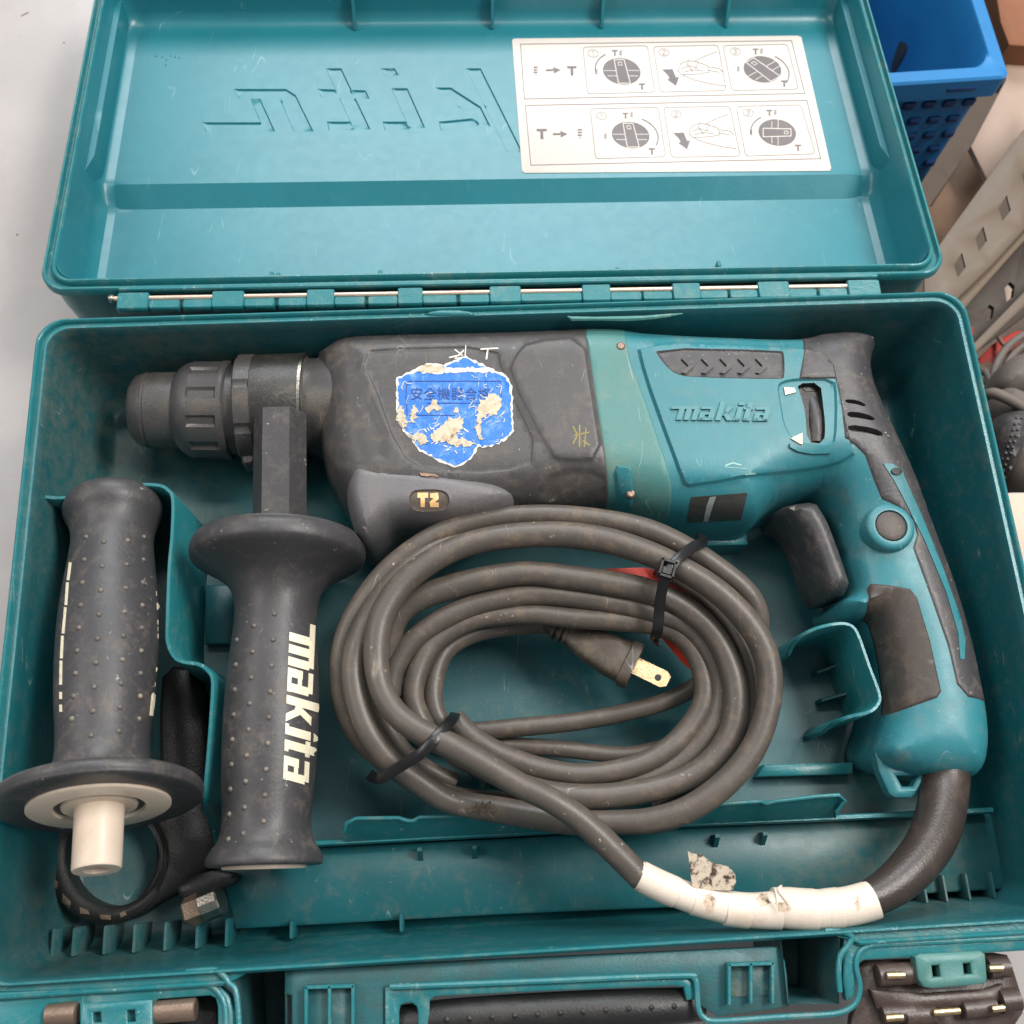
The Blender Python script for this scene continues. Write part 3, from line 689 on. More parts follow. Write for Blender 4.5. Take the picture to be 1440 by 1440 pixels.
bead([(1440, 1318), (1380, 1321), (1240, 1328), (1218, 1332), (1207, 1342), (1204, 1360), (1209, 1385), (1206, 1405), (1195, 1418), (1170, 1426), (1100, 1430), (1010, 1436), (990, 1431), (982, 1418), (980, 1390), (976, 1376), (955, 1372), (750, 1380), (548, 1388)], -.0025, .0012)
bead([(1160, 1309), (1186, 1311), (1198, 1318), (1192, 1330), (1182, 1344), (1179, 1365), (1181, 1395)], -.0012, .0012)
# pockets for the catches: dark wells with grey-teal side walls
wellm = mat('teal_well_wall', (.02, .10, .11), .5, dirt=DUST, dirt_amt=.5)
slab('web_plate', [(402, 1364), (700, 1349), (1095, 1331), (1104, 1352), (1107, 1372), (1110, 1416), (1010, 1430), (985, 1414), (978, 1372), (750, 1381), (540, 1389), (540, 1500), (410, 1500), (410, 1400), (400, 1398)], -.006, .004, TEAL_RIM, case, bev=.0006).data.materials[0] = mat('dirty_teal_plastic', (.022, .13, .145), .42, dirt=S2L((62, 76, 74)), dirt_amt=.9, dlo=.30, dhi=.8, dscale=90)
for (x0, y0, x1) in ((430, 1389, 496), (1026, 1357, 1087)):
    s = 1 if x0 < 600 else 1
    for (a, b) in (((x0, 1480 if x0 < 600 else 1412), (x0, y0)), ((x0, y0), (x1, y0 - 2)), ((x1, y0 - 2), (x1, 1480 if x0 < 600 else 1410)), (((x0 + x1) / 2, 1480 if x0 < 600 else 1410), ((x0 + x1) / 2, y0 - 1))):
        A = P(*a, -.001); B = P(*b, -.001); m = MB(); d = (B - A); c = (A + B) / 2
        R = Matrix.Rotation(math.atan2(d.y, d.x), 3, 'Z'); m.add(*box_md((c.x, c.y, -.004), (d.length + .001, .0013, .006), .0003, R)); m.build('catch_bar', TEAL_RIM, case)
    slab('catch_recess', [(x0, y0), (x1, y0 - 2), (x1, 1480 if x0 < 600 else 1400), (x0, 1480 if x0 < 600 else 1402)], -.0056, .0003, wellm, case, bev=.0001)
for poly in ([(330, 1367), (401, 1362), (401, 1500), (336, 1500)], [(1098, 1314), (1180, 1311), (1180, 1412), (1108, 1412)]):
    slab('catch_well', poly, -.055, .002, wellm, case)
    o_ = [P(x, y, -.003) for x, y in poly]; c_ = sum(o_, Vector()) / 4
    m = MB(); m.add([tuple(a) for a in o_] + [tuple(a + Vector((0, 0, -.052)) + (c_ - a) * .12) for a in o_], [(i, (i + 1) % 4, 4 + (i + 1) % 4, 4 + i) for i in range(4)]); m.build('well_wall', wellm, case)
# handle bay frame + carry handle
slab('handle_bay', [(541, 1389), (750, 1381), (955, 1373), (974, 1377), (978, 1392), (978, 1405), (966, 1407), (962, 1388), (950, 1386), (760, 1394), (612, 1401), (604, 1407), (603, 1500), (541, 1500)], -.004, .004, TEAL_RIM, case, holes=[[(561, 1423), (563, 1414), (570, 1410), (579, 1410), (586, 1415), (588, 1424), (588, 1490), (561, 1490)]], bev=.0006)
v, f = tubeP([(560, 1440, -.014, 24), (640, 1432, -.010, 26), (780, 1424, -.010, 27), (900, 1418, -.010, 26), (985, 1412, -.014, 22)], 8, 24)
hd = mk('carry_handle', v, f, BLACK, case)
tr = bvh([hd]); m = MB()
for i in range(11):
    x = 628 + i * 32; y = 1434 - i * 1.9
    h = tr.ray_cast(CAM, ray(x, y).normalized())
    if h[0]: m.add(*lathe_md(h[0] - h[1] * .0004, h[0] + h[1] * .0008, [(0, .0013), (.6, .0011), (1, .0004)], 10))
so = m.build('handle_stud', BLACK, None); so.parent = hd; so['kind'] = 'stuff'
def latch(poly, holes, nm='latch_plate', z=.0012): return slab(nm, poly, z, .003, TEAL_RIM, case, holes=holes, bev=.0006)
lp = latch([(112, 1412), (214, 1406), (214, 1500), (112, 1500)], [[(130, 1424), (141, 1423), (142, 1438), (131, 1439)], [(178, 1421), (189, 1420), (190, 1437), (179, 1438)]])
for (a, b) in (((66, 1428), (110, 1424)), ((215, 1424), (276, 1419))):
    v, f = latheP((*a, -.004), (*b, -.004), [(0, 13), (.02, 15), (.97, 15), (1, 13)], 28); mk('latch_roller', v, f, DARKMET, case)
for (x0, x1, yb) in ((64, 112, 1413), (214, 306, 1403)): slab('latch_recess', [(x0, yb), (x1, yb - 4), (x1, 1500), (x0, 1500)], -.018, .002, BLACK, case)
# right latch: brown-black lever with brass-coloured pins
lt = slab('latch_lever', [(1208, 1362), (1222, 1352), (1290, 1349), (1400, 1340), (1418, 1343), (1428, 1368), (1438, 1400), (1440, 1425), (1430, 1440), (1425, 1500), (1190, 1500), (1200, 1430), (1214, 1400)], -.009, .006, mat('brown_black_plastic', S2L((66, 54, 50)), .36, dirt=S2L((120, 105, 92)), dirt_amt=.35, dscale=70), case, bev=.0012)
lm = lt.data.materials[0]
def lbar(a, b, r, z=-.006, mt=None, nm='latch_barrel'):
    v, f = latheP((*a, z), (*b, z), [(0, r * .8), (.03, r), (.97, r), (1, r * .8)], 20); return mk(nm, v, f, mt or lm, case)
lbar((1232, 1372), (1290, 1368), 15); lbar((1388, 1362), (1418, 1359), 14)
lbar((1238, 1426), (1285, 1423), 13); lbar((1352, 1420), (1400, 1415), 13); lbar((1270, 1428), (1315, 1426), 14); lbar((1405, 1408), (1432, 1405), 16)
lbar((1246, 1372), (1272, 1371), 5, -.0012, BRASS, 'latch_pin'); lbar((1390, 1362), (1410, 1361), 5, -.0012, BRASS, 'latch_pin')
lbar((1245, 1432), (1270, 1430), 5, -.0012, BRASS, 'latch_pin'); lbar((1312, 1424), (1350, 1421), 5, -.0012, BRASS, 'latch_pin'); lbar((1394, 1419), (1412, 1417), 5, -.0012, BRASS, 'latch_pin')
slab('latch_cover', [(1225, 1392), (1300, 1398), (1388, 1392), (1412, 1384), (1410, 1410), (1300, 1420), (1235, 1420)], -.0045, .004, lm, case, bev=.001)
slab('latch_plate', [(1288, 1346), (1294, 1342), (1380, 1338), (1386, 1342), (1389, 1378), (1384, 1384), (1312, 1390), (1300, 1388), (1292, 1376)], .001, .006, TEAL_RING, case, holes=[[(1311, 1358), (1322, 1357), (1324, 1374), (1313, 1375)], [(1355, 1355), (1366, 1354), (1368, 1370), (1357, 1371)]], bev=.0008)
# ------------------------------------------------------------------ rotary hammer
drill = thing('rotary_hammer', 'teal and dark grey corded rotary hammer lying on its side in the case', 'power tool', tuple(P(700, 600, -.068)))
ZC = -.036
# gear case with raised panels
b_out = [(448, 506), (456, 497), (470, 487), (486, 480), (540, 477), (640, 475), (747, 472), (823, 468), (868, 469), (900, 475), (1000, 480), (1117, 484), (1142, 475), (1185, 472), (1214, 478), (1228, 490), (1220, 512), (1221, 540), (1234, 580), (1252, 620), (1270, 655), (1287, 690), (1308, 738), (1328, 785), (1348, 842), (1368, 913), (1378, 965), (1386, 1000), (1390, 1050), (1380, 1091), (1350, 1097), (1290, 1095), (1240, 1082), (1223, 1062), (1230, 1035), (1242, 1000), (1234, 930), (1222, 880), (1214, 872), (1192, 876), (1174, 868), (1171, 850), (1190, 843), (1191, 832), (1185, 810), (1176, 765), (1163, 722), (1150, 706), (1139, 700), (1110, 708), (1080, 719), (1064, 733), (1048, 748), (1000, 746), (940, 742), (888, 734), (856, 724), (800, 726), (700, 737), (600, 750), (540, 748), (505, 742), (480, 712), (462, 680), (452, 640)]
_e = b_out.index((1350, 1097))
b_out = [((755 + (x - 755) * .983 if x > 755 else x), 1210 + (y - 1210) * (.981 if y < 560 else .990)) if i <= _e and (y < 500 or x > 1200) else (x, y) for i, (x, y) in enumerate(b_out)]
_ya, _yb, _xa = P(1200, 640, ZC).y, P(1200, 800, ZC).y, P(1120, 700, ZC).x
def body_h(q): 
    k = sstep((_ya - q[:, 1]) / (_ya - _yb)) * sstep((q[:, 0] - _xa) / .03)
    k2 = sstep((P(520, 600, ZC).x - q[:, 0]) / .03)
    return .0335 - .0095 * k - .004 * k2
Z_ = lambda name, poly, up=0, ramp=.001, mat=None, **k: dict(name=name, poly=poly, up=up, ramp=ramp, mat=mat, **k)
MO = pillow('motor_housing', b_out, ZC, .0335, .025, TEAL_TOOL, drill, hd=.03, step=.0028, p=2.5, hfun=body_h, zones=[
    Z_('gear_case', [(420, 440), (823, 440), (824, 472), (838, 560), (852, 652), (858, 760), (420, 800)], .0004, .0007, GEARM, ch=0),
    Z_('housing_ring', [(824, 440), (868, 440), (880, 474), (886, 506), (908, 565), (935, 645), (944, 690), (940, 770), (859, 770), (852, 652), (838, 560), (824, 472)], .0004, .0007, TEAL_RING, ch=0),
    Z_('panel_a', [(742, 480), (822, 472), (836, 560), (850, 650), (790, 652), (772, 644), (712, 526), (722, 500)], .0013, .0022),
    Z_('panel_b', [(514, 500), (520, 490), (700, 486), (708, 526), (765, 648), (700, 668), (600, 664), (560, 640), (520, 528), (508, 524)], -.0007, .0010),
    Z_('panel_c', [(778, 657), (850, 655), (856, 716), (780, 722), (744, 700)], -.0018, .003),
    Z_('front_facet', [(486, 480), (514, 500), (508, 524), (560, 640), (500, 664), (462, 660), (452, 600), (452, 510)], -.0010, .004),
    Z_('boss', [(860, 655), (884, 656), (888, 662), (889, 716), (886, 722), (862, 720)], .0022, .0014, TEAL_TOOL),
    Z_('raised_face', [(892, 480), (1110, 488), (1168, 498), (1182, 560), (1194, 620), (1206, 646), (1120, 666), (970, 689), (957, 680), (932, 606), (905, 530)], .0019, .0013),
    Z_('top_pad', [(917, 491), (1098, 495), (1101, 500), (1102, 533), (1096, 536), (968, 533), (948, 528), (932, 514)], -.0009, .001, RUBBER, ch=1),
    Z_('rear_cover', [(1122, 440), (1300, 440), (1340, 560), (1420, 655), (1440, 860), (1440, 1000), (1362, 980), (1346, 962), (1333, 907), (1307, 833), (1284, 770), (1290, 752), (1284, 730), (1262, 712), (1240, 702), (1230, 678), (1216, 640), (1202, 626), (1186, 618), (1178, 545), (1174, 535), (1122, 535)], .0006, .0008, RUBBER, ch=0),
    Z_('vent_a', [(1188, 562), (1204, 563), (1217, 569), (1216, 573), (1203, 569), (1188, 567)], -.004, .0009),
    Z_('vent_b', [(1191, 579), (1212, 581), (1230, 588), (1229, 593), (1210, 589), (1191, 587)], -.004, .0009),
    Z_('vent_c', [(1192, 597), (1230, 603), (1242, 610), (1239, 615), (1215, 609), (1192, 607)], -.004, .0009),
    Z_('dial_recess', [(1091, 545), (1098, 538), (1118, 534), (1172, 534), (1176, 560), (1174, 622), (1168, 628), (1140, 630), (1112, 620), (1100, 600), (1095, 570)], -.0012, .001),
    Z_('dial_slot', [(1120, 540), (1153, 539), (1157, 570), (1160, 598), (1158, 624), (1134, 624), (1132, 580), (1125, 556)], -.0035, .0008, BLACK),
    Z_('palm_grip', [(1190, 905), (1214, 878), (1219, 850), (1219, 828), (1224, 821), (1280, 828), (1290, 840), (1308, 900), (1324, 972), (1318, 981), (1262, 1001), (1236, 1008), (1190, 1010)], .0010, .001, RUBBER2, ch=0)])
HA = MO; RD = {}; G = {}; RG = {}
# switch cover on the gear case, with the mode badge
CV = pillow('mode_switch_cover', [(493, 676), (498, 668), (506, 664), (594, 671), (660, 682), (706, 692), (730, 712), (705, 738), (610, 748), (556, 744), (540, 760), (520, 774), (506, 768), (494, 735), (488, 705)], -.0245, .0222, .010, GREYP, drill, hd=.03, p=2.2, step=.003, zones=[
    dict(name='badge', poly=[(575, 703), (577, 693), (586, 688), (620, 688), (630, 694), (633, 704), (629, 715), (619, 719), (588, 720), (578, 714)], up=-.0010, ramp=.0007, mat=mat('badge_brown_grey', S2L((88, 78, 70)), .5), ch=1)])
body = list(MO.values()) + list(CV.values())
TR = bvh(body)
decal('badge_symbol', [[(587, 693), (602, 693), (602, 700), (597.5, 700), (597.5, 713), (591.5, 713), (591.5, 700), (587, 700)], [(605, 694), (616, 693), (617, 702), (611, 706), (617, 707), (617, 713), (605, 713), (604, 706), (610, 701), (605, 700)]], TR, ORANGE, drill, th=.0003, step=3, back=.0003)
decal('cover_clip', [[(590, 665), (612, 667), (617, 670), (616, 672), (592, 669)]], TR, mat('tan_clip', S2L((170, 140, 118)), .5), drill, th=.0009, step=3)
# embossed name on the motor housing
def logo(ox, oy, sx, sy, slant=.28, rot=0, wv=.36, wh=.24):
    """heavy slanted lettering m a k i t a ; unit = x-height; y down"""
    G_ = []; L_ = []
    def R(x0, x1, y0, y1): G_.append([(x0, y0), (x1, y0), (x1, y1), (x0, y1)])
    x = 0
    R(-.55, 1.30, .82, 1.02); R(.02, .02 + wv, 0, .84); R(.52, .52 + wv, 0, .84); R(1.04, 1.04 + wv, 0, .84)
    def a_(x): 
        R(x, x + .86, .84, 1.02); R(x + .62, x + .62 + wv, .0, .86); R(x, x + wv, .02, .6); R(x + wv, x + .62, .42, .58); R(x, x + 1.0, -.0, .16)
    L_.append(len(G_)); a_(1.5)
    L_.append(len(G_)); R(2.66, 2.66 + wv, 0, 1.42); G_.append([(2.9, .42), (3.3, 1.02), (3.66, 1.02), (3.16, .34)]); G_.append([(2.98, .6), (3.44, 0), (3.78, 0), (3.2, .74)])
    L_.append(len(G_)); R(3.94, 3.94 + wv, 0, 1.02); R(3.94, 3.94 + wv, 1.16, 1.38); R(3.84, 4.3, 0, .14)
    L_.append(len(G_)); R(4.52, 4.52 + wv, 0, 1.36); R(4.36, 5.02, .84, 1.02); R(4.52, 5.0, 0, .16)
    L_.append(len(G_)); a_(5.2)
    out = []
    for g_ in G_:
        o_ = []
        for (a, b) in g_:
            X = (a + slant * b) * sx; Y = -b * sy
            c, s = math.cos(rot), math.sin(rot); o_.append((ox + X * c - Y * s, oy + X * s + Y * c))
        out.append(o_)
    L_ = [0] + L_ + [len(out)]
    return [out[a:b] for a, b in zip(L_, L_[1:])]
LM = mat('embossed_teal', (.05, .225, .25), .4, dirt=DUST, dirt_amt=.3)
for g_ in logo(950, 591, 20.8, 18.5, .25, .012): decal('name_letter', g_, TR, LM, drill, th=.0011, step=4, back=.0004, ang=30)
ch = []
for x in (962, 990, 1016, 1041, 1066):
    ch.append([(x - 4, 505), (x + 2, 503), (x + 13, 514), (x + 13, 517), (x + 2, 526), (x - 4, 525), (x + 6, 515)])
for c_ in ch: decal('grip_chevron', [c_], TR, RUBBER, drill, th=.0011, step=4)
# dial
v, f = tube_md([Vector(a) for a in catmull([tuple(P(x, y, z)) for x, y, z in ((1136, 556, -.010), (1144, 575, -.0075), (1147, 598, -.0065), (1147, 622, -.008))], 6)], .0038, 16)
mk('speed_dial', v, f, RUBBER, drill)
v, f = box_md(P(1137, 549, -.0075), (.0088, .0052, .005), .0014); mk('dial_end', v, f, BLACKG, drill)
for p_ in ([(1102, 545), (1117, 546), (1119, 552), (1104, 556)], [(1112, 617), (1128, 609), (1128, 625), (1124, 624)]): decal('dial_arrow', [p_], TR, CREAM, drill, th=.0008, step=3)
decal('dial_lip', [[(1110, 624), (1122, 630), (1138, 633), (1168, 633), (1168, 637), (1140, 638), (1122, 635), (1110, 629)]], TR, TEAL_TOOL, drill, th=.0014, step=3)
# model label, screws, marks
decal('rating_label', [[(972, 699), (1051, 693), (1042, 731), (966, 735)]], TR, mat('dark_label_film', S2L((58, 56, 52)), .45, dirt=S2L((90, 96, 92)), dirt_amt=.4), drill, th=.0003, step=5)
decal('label_mark', [[(998, 699), (1007, 698), (1003, 708), (996, 732), (989, 733), (993, 712)]], TR, mat('grey_print', S2L((140, 150, 148)), .5), drill, th=.0006, step=4)
decal('scuff', stroke([(1020, 655), (1030, 651), (1042, 654)], 2) + stroke([(1048, 667), (1062, 666)], 2) + stroke([(1020, 657), (1050, 659)], .8), TR, mat('pale_scuff', S2L((150, 190, 185)), .7), drill, th=.00015, step=3)
for (x, y) in ((873, 487), (887, 694)):
    h = TR.ray_cast(CAM, ray(x, y).normalized())
    if h[0]: v, f = lathe_md(h[0] - UPZ * .002, h[0] + UPZ * .0008, [(0, .0022), (.8, .0022), (1, .0016)], 14); mk('screw', v, f, DARKMET, drill)
# old mode marks: faint yellow scribble and white residue
decal('worn_mark', stroke([(806, 600), (812, 612), (806, 624)], 2) + stroke([(815, 598), (815, 628)], 2) + stroke([(808, 612), (828, 608)], 2) + stroke([(820, 620), (829, 626)], 2) + stroke([(824, 602), (822, 628)], 1.6), TR, YEL, drill, th=.00012, step=3)
decal('torn_label_residue', stroke([(632, 503), (645, 500), (652, 493)], 2) + stroke([(640, 492), (650, 500)], 1.6) + stroke([(655, 486), (654, 502)], 1.4) + stroke([(676, 491), (700, 490)], 2) + stroke([(686, 492), (684, 505)], 2.4) + stroke([(640, 504), (652, 504)], 2), TR, STICKEDGE, drill, th=.0003, step=3)
def jag(pl, amp, stp=3.5):
    A = resample(pl, stp); return [tuple(a + rng.normal(0, amp, 2)) for a in A]
so_ = [(655, 501), (678, 512), (714, 529), (719, 540), (721, 566), (722, 607), (709, 621), (690, 628), (671, 630), (670, 637), (655, 651), (641, 658), (625, 652), (608, 644), (590, 634), (580, 622), (566, 604), (557, 590), (557, 560), (557, 531), (572, 525), (584, 520), (592, 514), (605, 511), (624, 514), (640, 506)]
cx_, cy_ = 642, 578
stk = decal('sticker_paper', [jag(so_, .9)], TR, STICKEDGE, drill, th=.0003, step=4)
TR2 = bvh([stk])
decal('blue_sticker', [jag([(cx_ + (x - cx_) * .965, cy_ + (y - cy_) * .965) for x, y in so_], 1.0)], TR2, BLUE, drill, th=.00015, step=4, back=.0001)
TR3 = bvh([stk]); K = dict(step=3, back=.0001)
decal('sticker_stripe', [jag([(598, 516), (620, 518), (650, 517), (712, 519), (713, 524), (650, 523), (615, 526), (592, 524)], .8)], TR3, STICKEDGE, drill, th=.0004, **K)
decal('sticker_frame', stroke([(575, 536), (704, 536), (705, 558)], 1) + stroke([(572, 540), (571, 560), (573, 585)], 1) + stroke([(600, 567), (680, 567)], 1) + stroke([(575, 584), (640, 584)], .8), TR3, BLUEINK, drill, th=.0004, **K)
# printed characters
cu = bpy.data.curves.new('sticker_text', 'FONT'); cu.body = '\u5b89\u5168\u6a5f\u5668\u5408\u683c'; cu.size = 1; cu.resolution_u = 2
to = bpy.data.objects.new('t', cu); col.objects.link(to); bpy.context.view_layer.update()
me = bpy.data.meshes.new_from_object(to.evaluated_get(bpy.context.evaluated_depsgraph_get())); bpy.data.objects.remove(to)
if len(me.vertices):
    xs = [v.co.x for v in me.vertices]; w_ = max(xs) - min(xs); vv = []
    for v_ in me.vertices:
        px = 578 + (v_.co.x - min(xs)) / w_ * 112; py = 561 - v_.co.y * (112 / w_) * .98
        h = TR3.ray_cast(CAM, ray(px, py).normalized()); vv.append(h[0] + h[1] * .00045 if h[0] and h[1].z > 0 else (h[0] - h[1] * .00045 if h[0] else Vector((0, 0, -.06))))
    mk('sticker_lettering', vv, [tuple(p.vertices) for p in me.polygons], BLUEINK, drill, smooth=False)
patch = [[(672, 575), (676, 562), (690, 556), (698, 554), (705, 562), (705, 572), (698, 582), (684, 586), (676, 592), (676, 610), (681, 620), (673, 619), (668, 605), (670, 590)],
         [(624, 598), (632, 588), (645, 586), (652, 592), (650, 604), (640, 610), (635, 618), (622, 622), (608, 620), (604, 612), (614, 604)],
         [(598, 575), (612, 562), (618, 570), (622, 577), (608, 578)], [(628, 622), (636, 612), (645, 616), (662, 620), (668, 626), (640, 628)], [(577, 612), (590, 608), (600, 614), (604, 624), (590, 624), (584, 620)], [(558, 575), (566, 572), (570, 588), (572, 602), (564, 600), (558, 590)],
         [(580, 572), (585, 570), (585, 586), (580, 598), (577, 590)], [(640, 575), (646, 574), (645, 580), (640, 580)], [(585, 512), (600, 512), (622, 514), (628, 520), (610, 524), (590, 522)]]
for p_ in patch: decal('torn_patch', [jag(p_, 1.5, 2.2)], TR3, TORN, drill, th=.00055, **K)
m_ = []
for i in range(50):
    x = rng.uniform(565, 712); y = rng.uniform(530, 625); L_ = rng.uniform(3, 13); a = rng.uniform(0, 6.28)
    if abs(x - 640) < 75: m_ += stroke([(x, y), (x + L_ * math.cos(a) * .5, y + L_ * math.sin(a) * .3), (x + L_ * math.cos(a + .5), y + L_ * math.sin(a + .5))], rng.uniform(.4, 1.0))
for i in range(22):
    x = rng.uniform(590, 660); y = 600 + rng.uniform(0, 40); m_ += stroke([(x, y), (x + rng.uniform(-6, 6), y + rng.uniform(-4, 4))], rng.uniform(1, 2))
decal('sticker_scratch', m_, TR3, STICKEDGE, drill, th=.0005, **K)

# trigger and lock button
pillow('trigger', [(1078, 728), (1098, 717), (1137, 712), (1150, 730), (1160, 750), (1178, 800), (1190, 838), (1172, 842), (1152, 846), (1140, 815), (1124, 770), (1108, 742)], ZC + .002, .017, .008, RUBBER, drill, hd=.02, ch=1)
h = TR.ray_cast(CAM, ray(1250, 742).normalized()); c = h[0]
v, f = lathe_md(c - UPZ * .006, c + UPZ * .0032, [(0, .0125), (.75, .0118), (.9, .0112), (1, .0100), (1, .0078), (.85, .0074), (.80, .001)], 40); mk('lock_button_ring', v, f, TEAL_TOOL, drill)
v, f = lathe_md(c - UPZ * .004, c + UPZ * .0034, [(0, .0074), (.8, .0074), (.93, .0070), (1, .0058), (1.02, .001)], 40); mk('lock_button', v, f, RUBBER2, drill)
# seam strip with screw boss on the handle back
decal('seam_strip', [[(1242, 652), (1254, 652), (1268, 660), (1272, 672), (1300, 735), (1326, 800), (1350, 868), (1357, 900), (1356, 927), (1350, 927), (1347, 890), (1330, 832), (1300, 760), (1270, 700), (1256, 674)]], TR, TEAL_TOOL, drill, th=.0004, step=4)
decal('screw', [ell(1260, 663, 7, 5, 12)[:-1]], TR, BLACK, drill, th=.0014, step=3)
# cord anchor loop under the handle
slab('cord_hook', [(1232, 1058), (1310, 1080), (1311, 1092), (1302, 1098), (1290, 1116), (1284, 1121), (1260, 1121), (1252, 1115), (1238, 1084)], ZC + .006, .008, TEAL_TOOL, drill, holes=[[(1261, 1090), (1294, 1090), (1285, 1106), (1270, 1106)]], bev=.0014)
# collar and front end
v, f = latheP((450, 573, ZC), (362, 576, ZC), [(.16, 60), (.2, 76), (.22, 77), (.97, 77), (1, 74)], 56); mk('metal_band', v, f, BLACKG, drill)
v, f = latheP((500, 573, ZC), (433, 573, ZC), [(0, 74), (.7, 72), (.78, 69), (.95, 69), (1, 72), (1, 60)], 56); mk('neck', v, f, CHUCKM, drill)
v, f = latheP((434, 573, ZC), (429, 573, ZC), [(0, 76), (.1, 78), (.9, 78), (1, 76)], 56); mk('snap_ring', v, f, STEEL, drill)
def scal(n, a, duty=.7): return lambda s, an: 1 + (a if (an * n / 6.2832) % 1 < duty else 0)
v, f = latheP((366, 576, ZC), (341, 577, ZC), [(0, 60), (0, 76), (.06, 78), (.9, 78), (1, 75), (1, 50)], 96, noise=lambda s, an: (1 if (an * 8 / 6.2832) % 1 < .86 else .955)); mk('notched_collar', v, f, CHUCKM, drill)
v, f = latheP((345, 577, ZC), (186, 577, ZC), [(0, 62), (.02, 63), (.11, 63), (.12, 60)], 48); mk('chuck_neck', v, f, CHUCKM, drill)
v, f = latheP((328, 577, ZC), (254, 577, ZC), [(0, 60), (0, 67), (.03, 69.5), (.12, 69.5), (.15, 68.8), (.64, 68.5), (.67, 68.2), (.8, 66), (.93, 60), (1, 54)], 132, noise=lambda s, an: (1 if (an * 11 / 6.2832) % 1 < .72 or s < .14 or s > .66 else .945)); mk('chuck_sleeve', v, f, CHUCKM, drill)
v, f = latheP((260, 577, ZC), (187, 577, ZC), [(0, 52), (.1, 53.5), (.60, 53), (.62, 51.5), (.66, 51.5), (.68, 53), (.86, 49), (.95, 42), (1, 28), (1.0, 14), (.9, 13), (.8, 1)], 56); mk('chuck_cap', v, f, CHUCKM, drill)
mk('locking_tooth', *[x for x in box_md(P(352, 650, -.036), (.006, .006, .012), .001)], CHUCKM, drill)

# side handle of the tool
sh_a = (391, 792, -.020); 
v, f = latheP((394, 582, -.012), (393, 760, -.018), [(0, 20), (0, 35), (.01, 36.5), (1, 38)], 6); 
mk('handle_stem', v, f, RUBBER, drill, smooth=False)
prof = [(-.10, 30), (-.10, 104), (-.085, 116), (-.06, 121), (-.03, 121), (-.015, 117), (.0, 108), (.03, 88), (.065, 70), (.11, 60), (.17, 57), (.25, 58.5), (.40, 64), (.55, 66), (.70, 65), (.82, 62), (.88, 62), (.92, 66), (.955, 76), (.98, 81), (.997, 80), (1.0, 74), (1.0, 62)]
def grip_prof(pr): return [tuple(q_) for q_ in catmull(pr, 4)]
gp = grip_prof(prof)
v, f = latheP((391, 797, -.022), (372, 1218, -.018), gp, 64); SG = mk('side_grip', v, f, RUBBER, drill)
v, f = latheP((372, 1212, -.018), (371.5, 1222, -.018), [(0, 58), (.8, 59), (1, 57), (1, 10)], 40); o = mk('grip_end_cap', v, f, CREAM, drill)
TS = bvh([SG])
for g_ in logo(407, 888, 33.5, 35, .25, math.radians(92.5)): decal('grip_letter', g_, TS, WHITEP, drill, th=.0003, step=5)
def studs(name, pts, tree, parent, r=.0013):
    m = MB()
    for x, y in pts:
        h = tree.ray_cast(CAM, ray(x, y).normalized())
        if h[0]:
            n = h[1] if h[1].dot(ray(x, y)) < 0 else -h[1]
            m.add(*lathe_md(h[0] - n * .0006, h[0] + n * .0009, [(0, r), (.55, r * .9), (.85, r * .6), (1, r * .1)], 10))
    o = m.build(name, STUDM, parent, kind='stuff'); return o
sp = []
for i in range(9): sp.append((386 - i * 1.9, 863 + i * 36.5))
for i in range(9): sp.append((357 - i * 1.9, 880 + i * 36.5))
for i in range(9): sp.append((333 - i * 1.5, 900 + i * 35))
studs('grip_stud', sp, TS, drill)

# ------------------------------------------------------------------ cord of the tool
def rn(pl, r): return [(x, y, z, r) for x, y, z in pl]
cords = []
A_ = [(905, 1237, -.006), (863, 1197, -.004), (819, 1155, -.002), (775, 1125, 0), (732, 1104, 0), (683, 1076, 0), (634, 1050, 0), (590, 1028, -.001), (556, 1000, -.003), (534, 962, -.004), (528, 912, -.004), (540, 862, -.004), (572, 815, -.004), (628, 778, -.004), (693, 757, -.004), (771, 750, -.004), (839, 758, -.003), (902, 775, -.002), (955, 797, -.001), (1004, 828, -.001), (1048, 870, -.002), (1074, 914, -.003), (1082, 962, -.004), (1076, 1015, -.005), (1053, 1064, -.006), (1016, 1104, -.007), (970, 1136, -.009), (920, 1153, -.012), (870, 1158, -.016), (815, 1156, -.020), (760, 1148, -.022), (700, 1140, -.024), (660, 1133, -.024), (625, 1122, -.022), (590, 1100, -.020), (552, 1073, -.016), (522, 1036, -.012), (503, 990, -.011), (498, 940, -.011), (508, 895, -.011), (532, 848, -.012), (570, 805, -.014), (610, 776, -.016), (660, 755, -.018)]
cords.append(rn(A_, 18))
O_ = [(790, 1140, -.045), (740, 1135, -.042), (690, 1128, -.040), (620, 1115, -.036), (560, 1085, -.032), (510, 1040, -.028), (482, 985, -.024), (479, 930, -.020), (492, 880, -.018), (520, 830, -.017), (560, 788, -.016), (618, 752, -.015), (683, 732, -.014), (756, 724, -.013), (829, 728, -.012), (902, 744, -.011), (960, 768, -.011), (1012, 798, -.011), (1050, 833, -.013), (1066, 868, -.017), (1066, 905, -.023), (1070, 960, -.030)]
cords.append(rn(O_, 15.5))
C_ = [(566, 1000, -.034), (550, 960, -.026), (546, 912, -.020), (558, 868, -.016), (590, 842, -.014), (634, 824, -.013), (683, 813, -.012), (741, 807, -.012), (805, 812, -.012), (863, 820, -.012), (916, 833, -.012), (962, 855, -.013), (1000, 888, -.014), (1026, 932, -.015), (1035, 980, -.016), (1028, 1028, -.017), (1000, 1070, -.018), (952, 1100, -.019), (880, 1118, -.020), (809, 1120, -.021), (745, 1108, -.023), (690, 1085, -.026), (640, 1060, -.03)]
cords.append(rn(C_, 17.5))
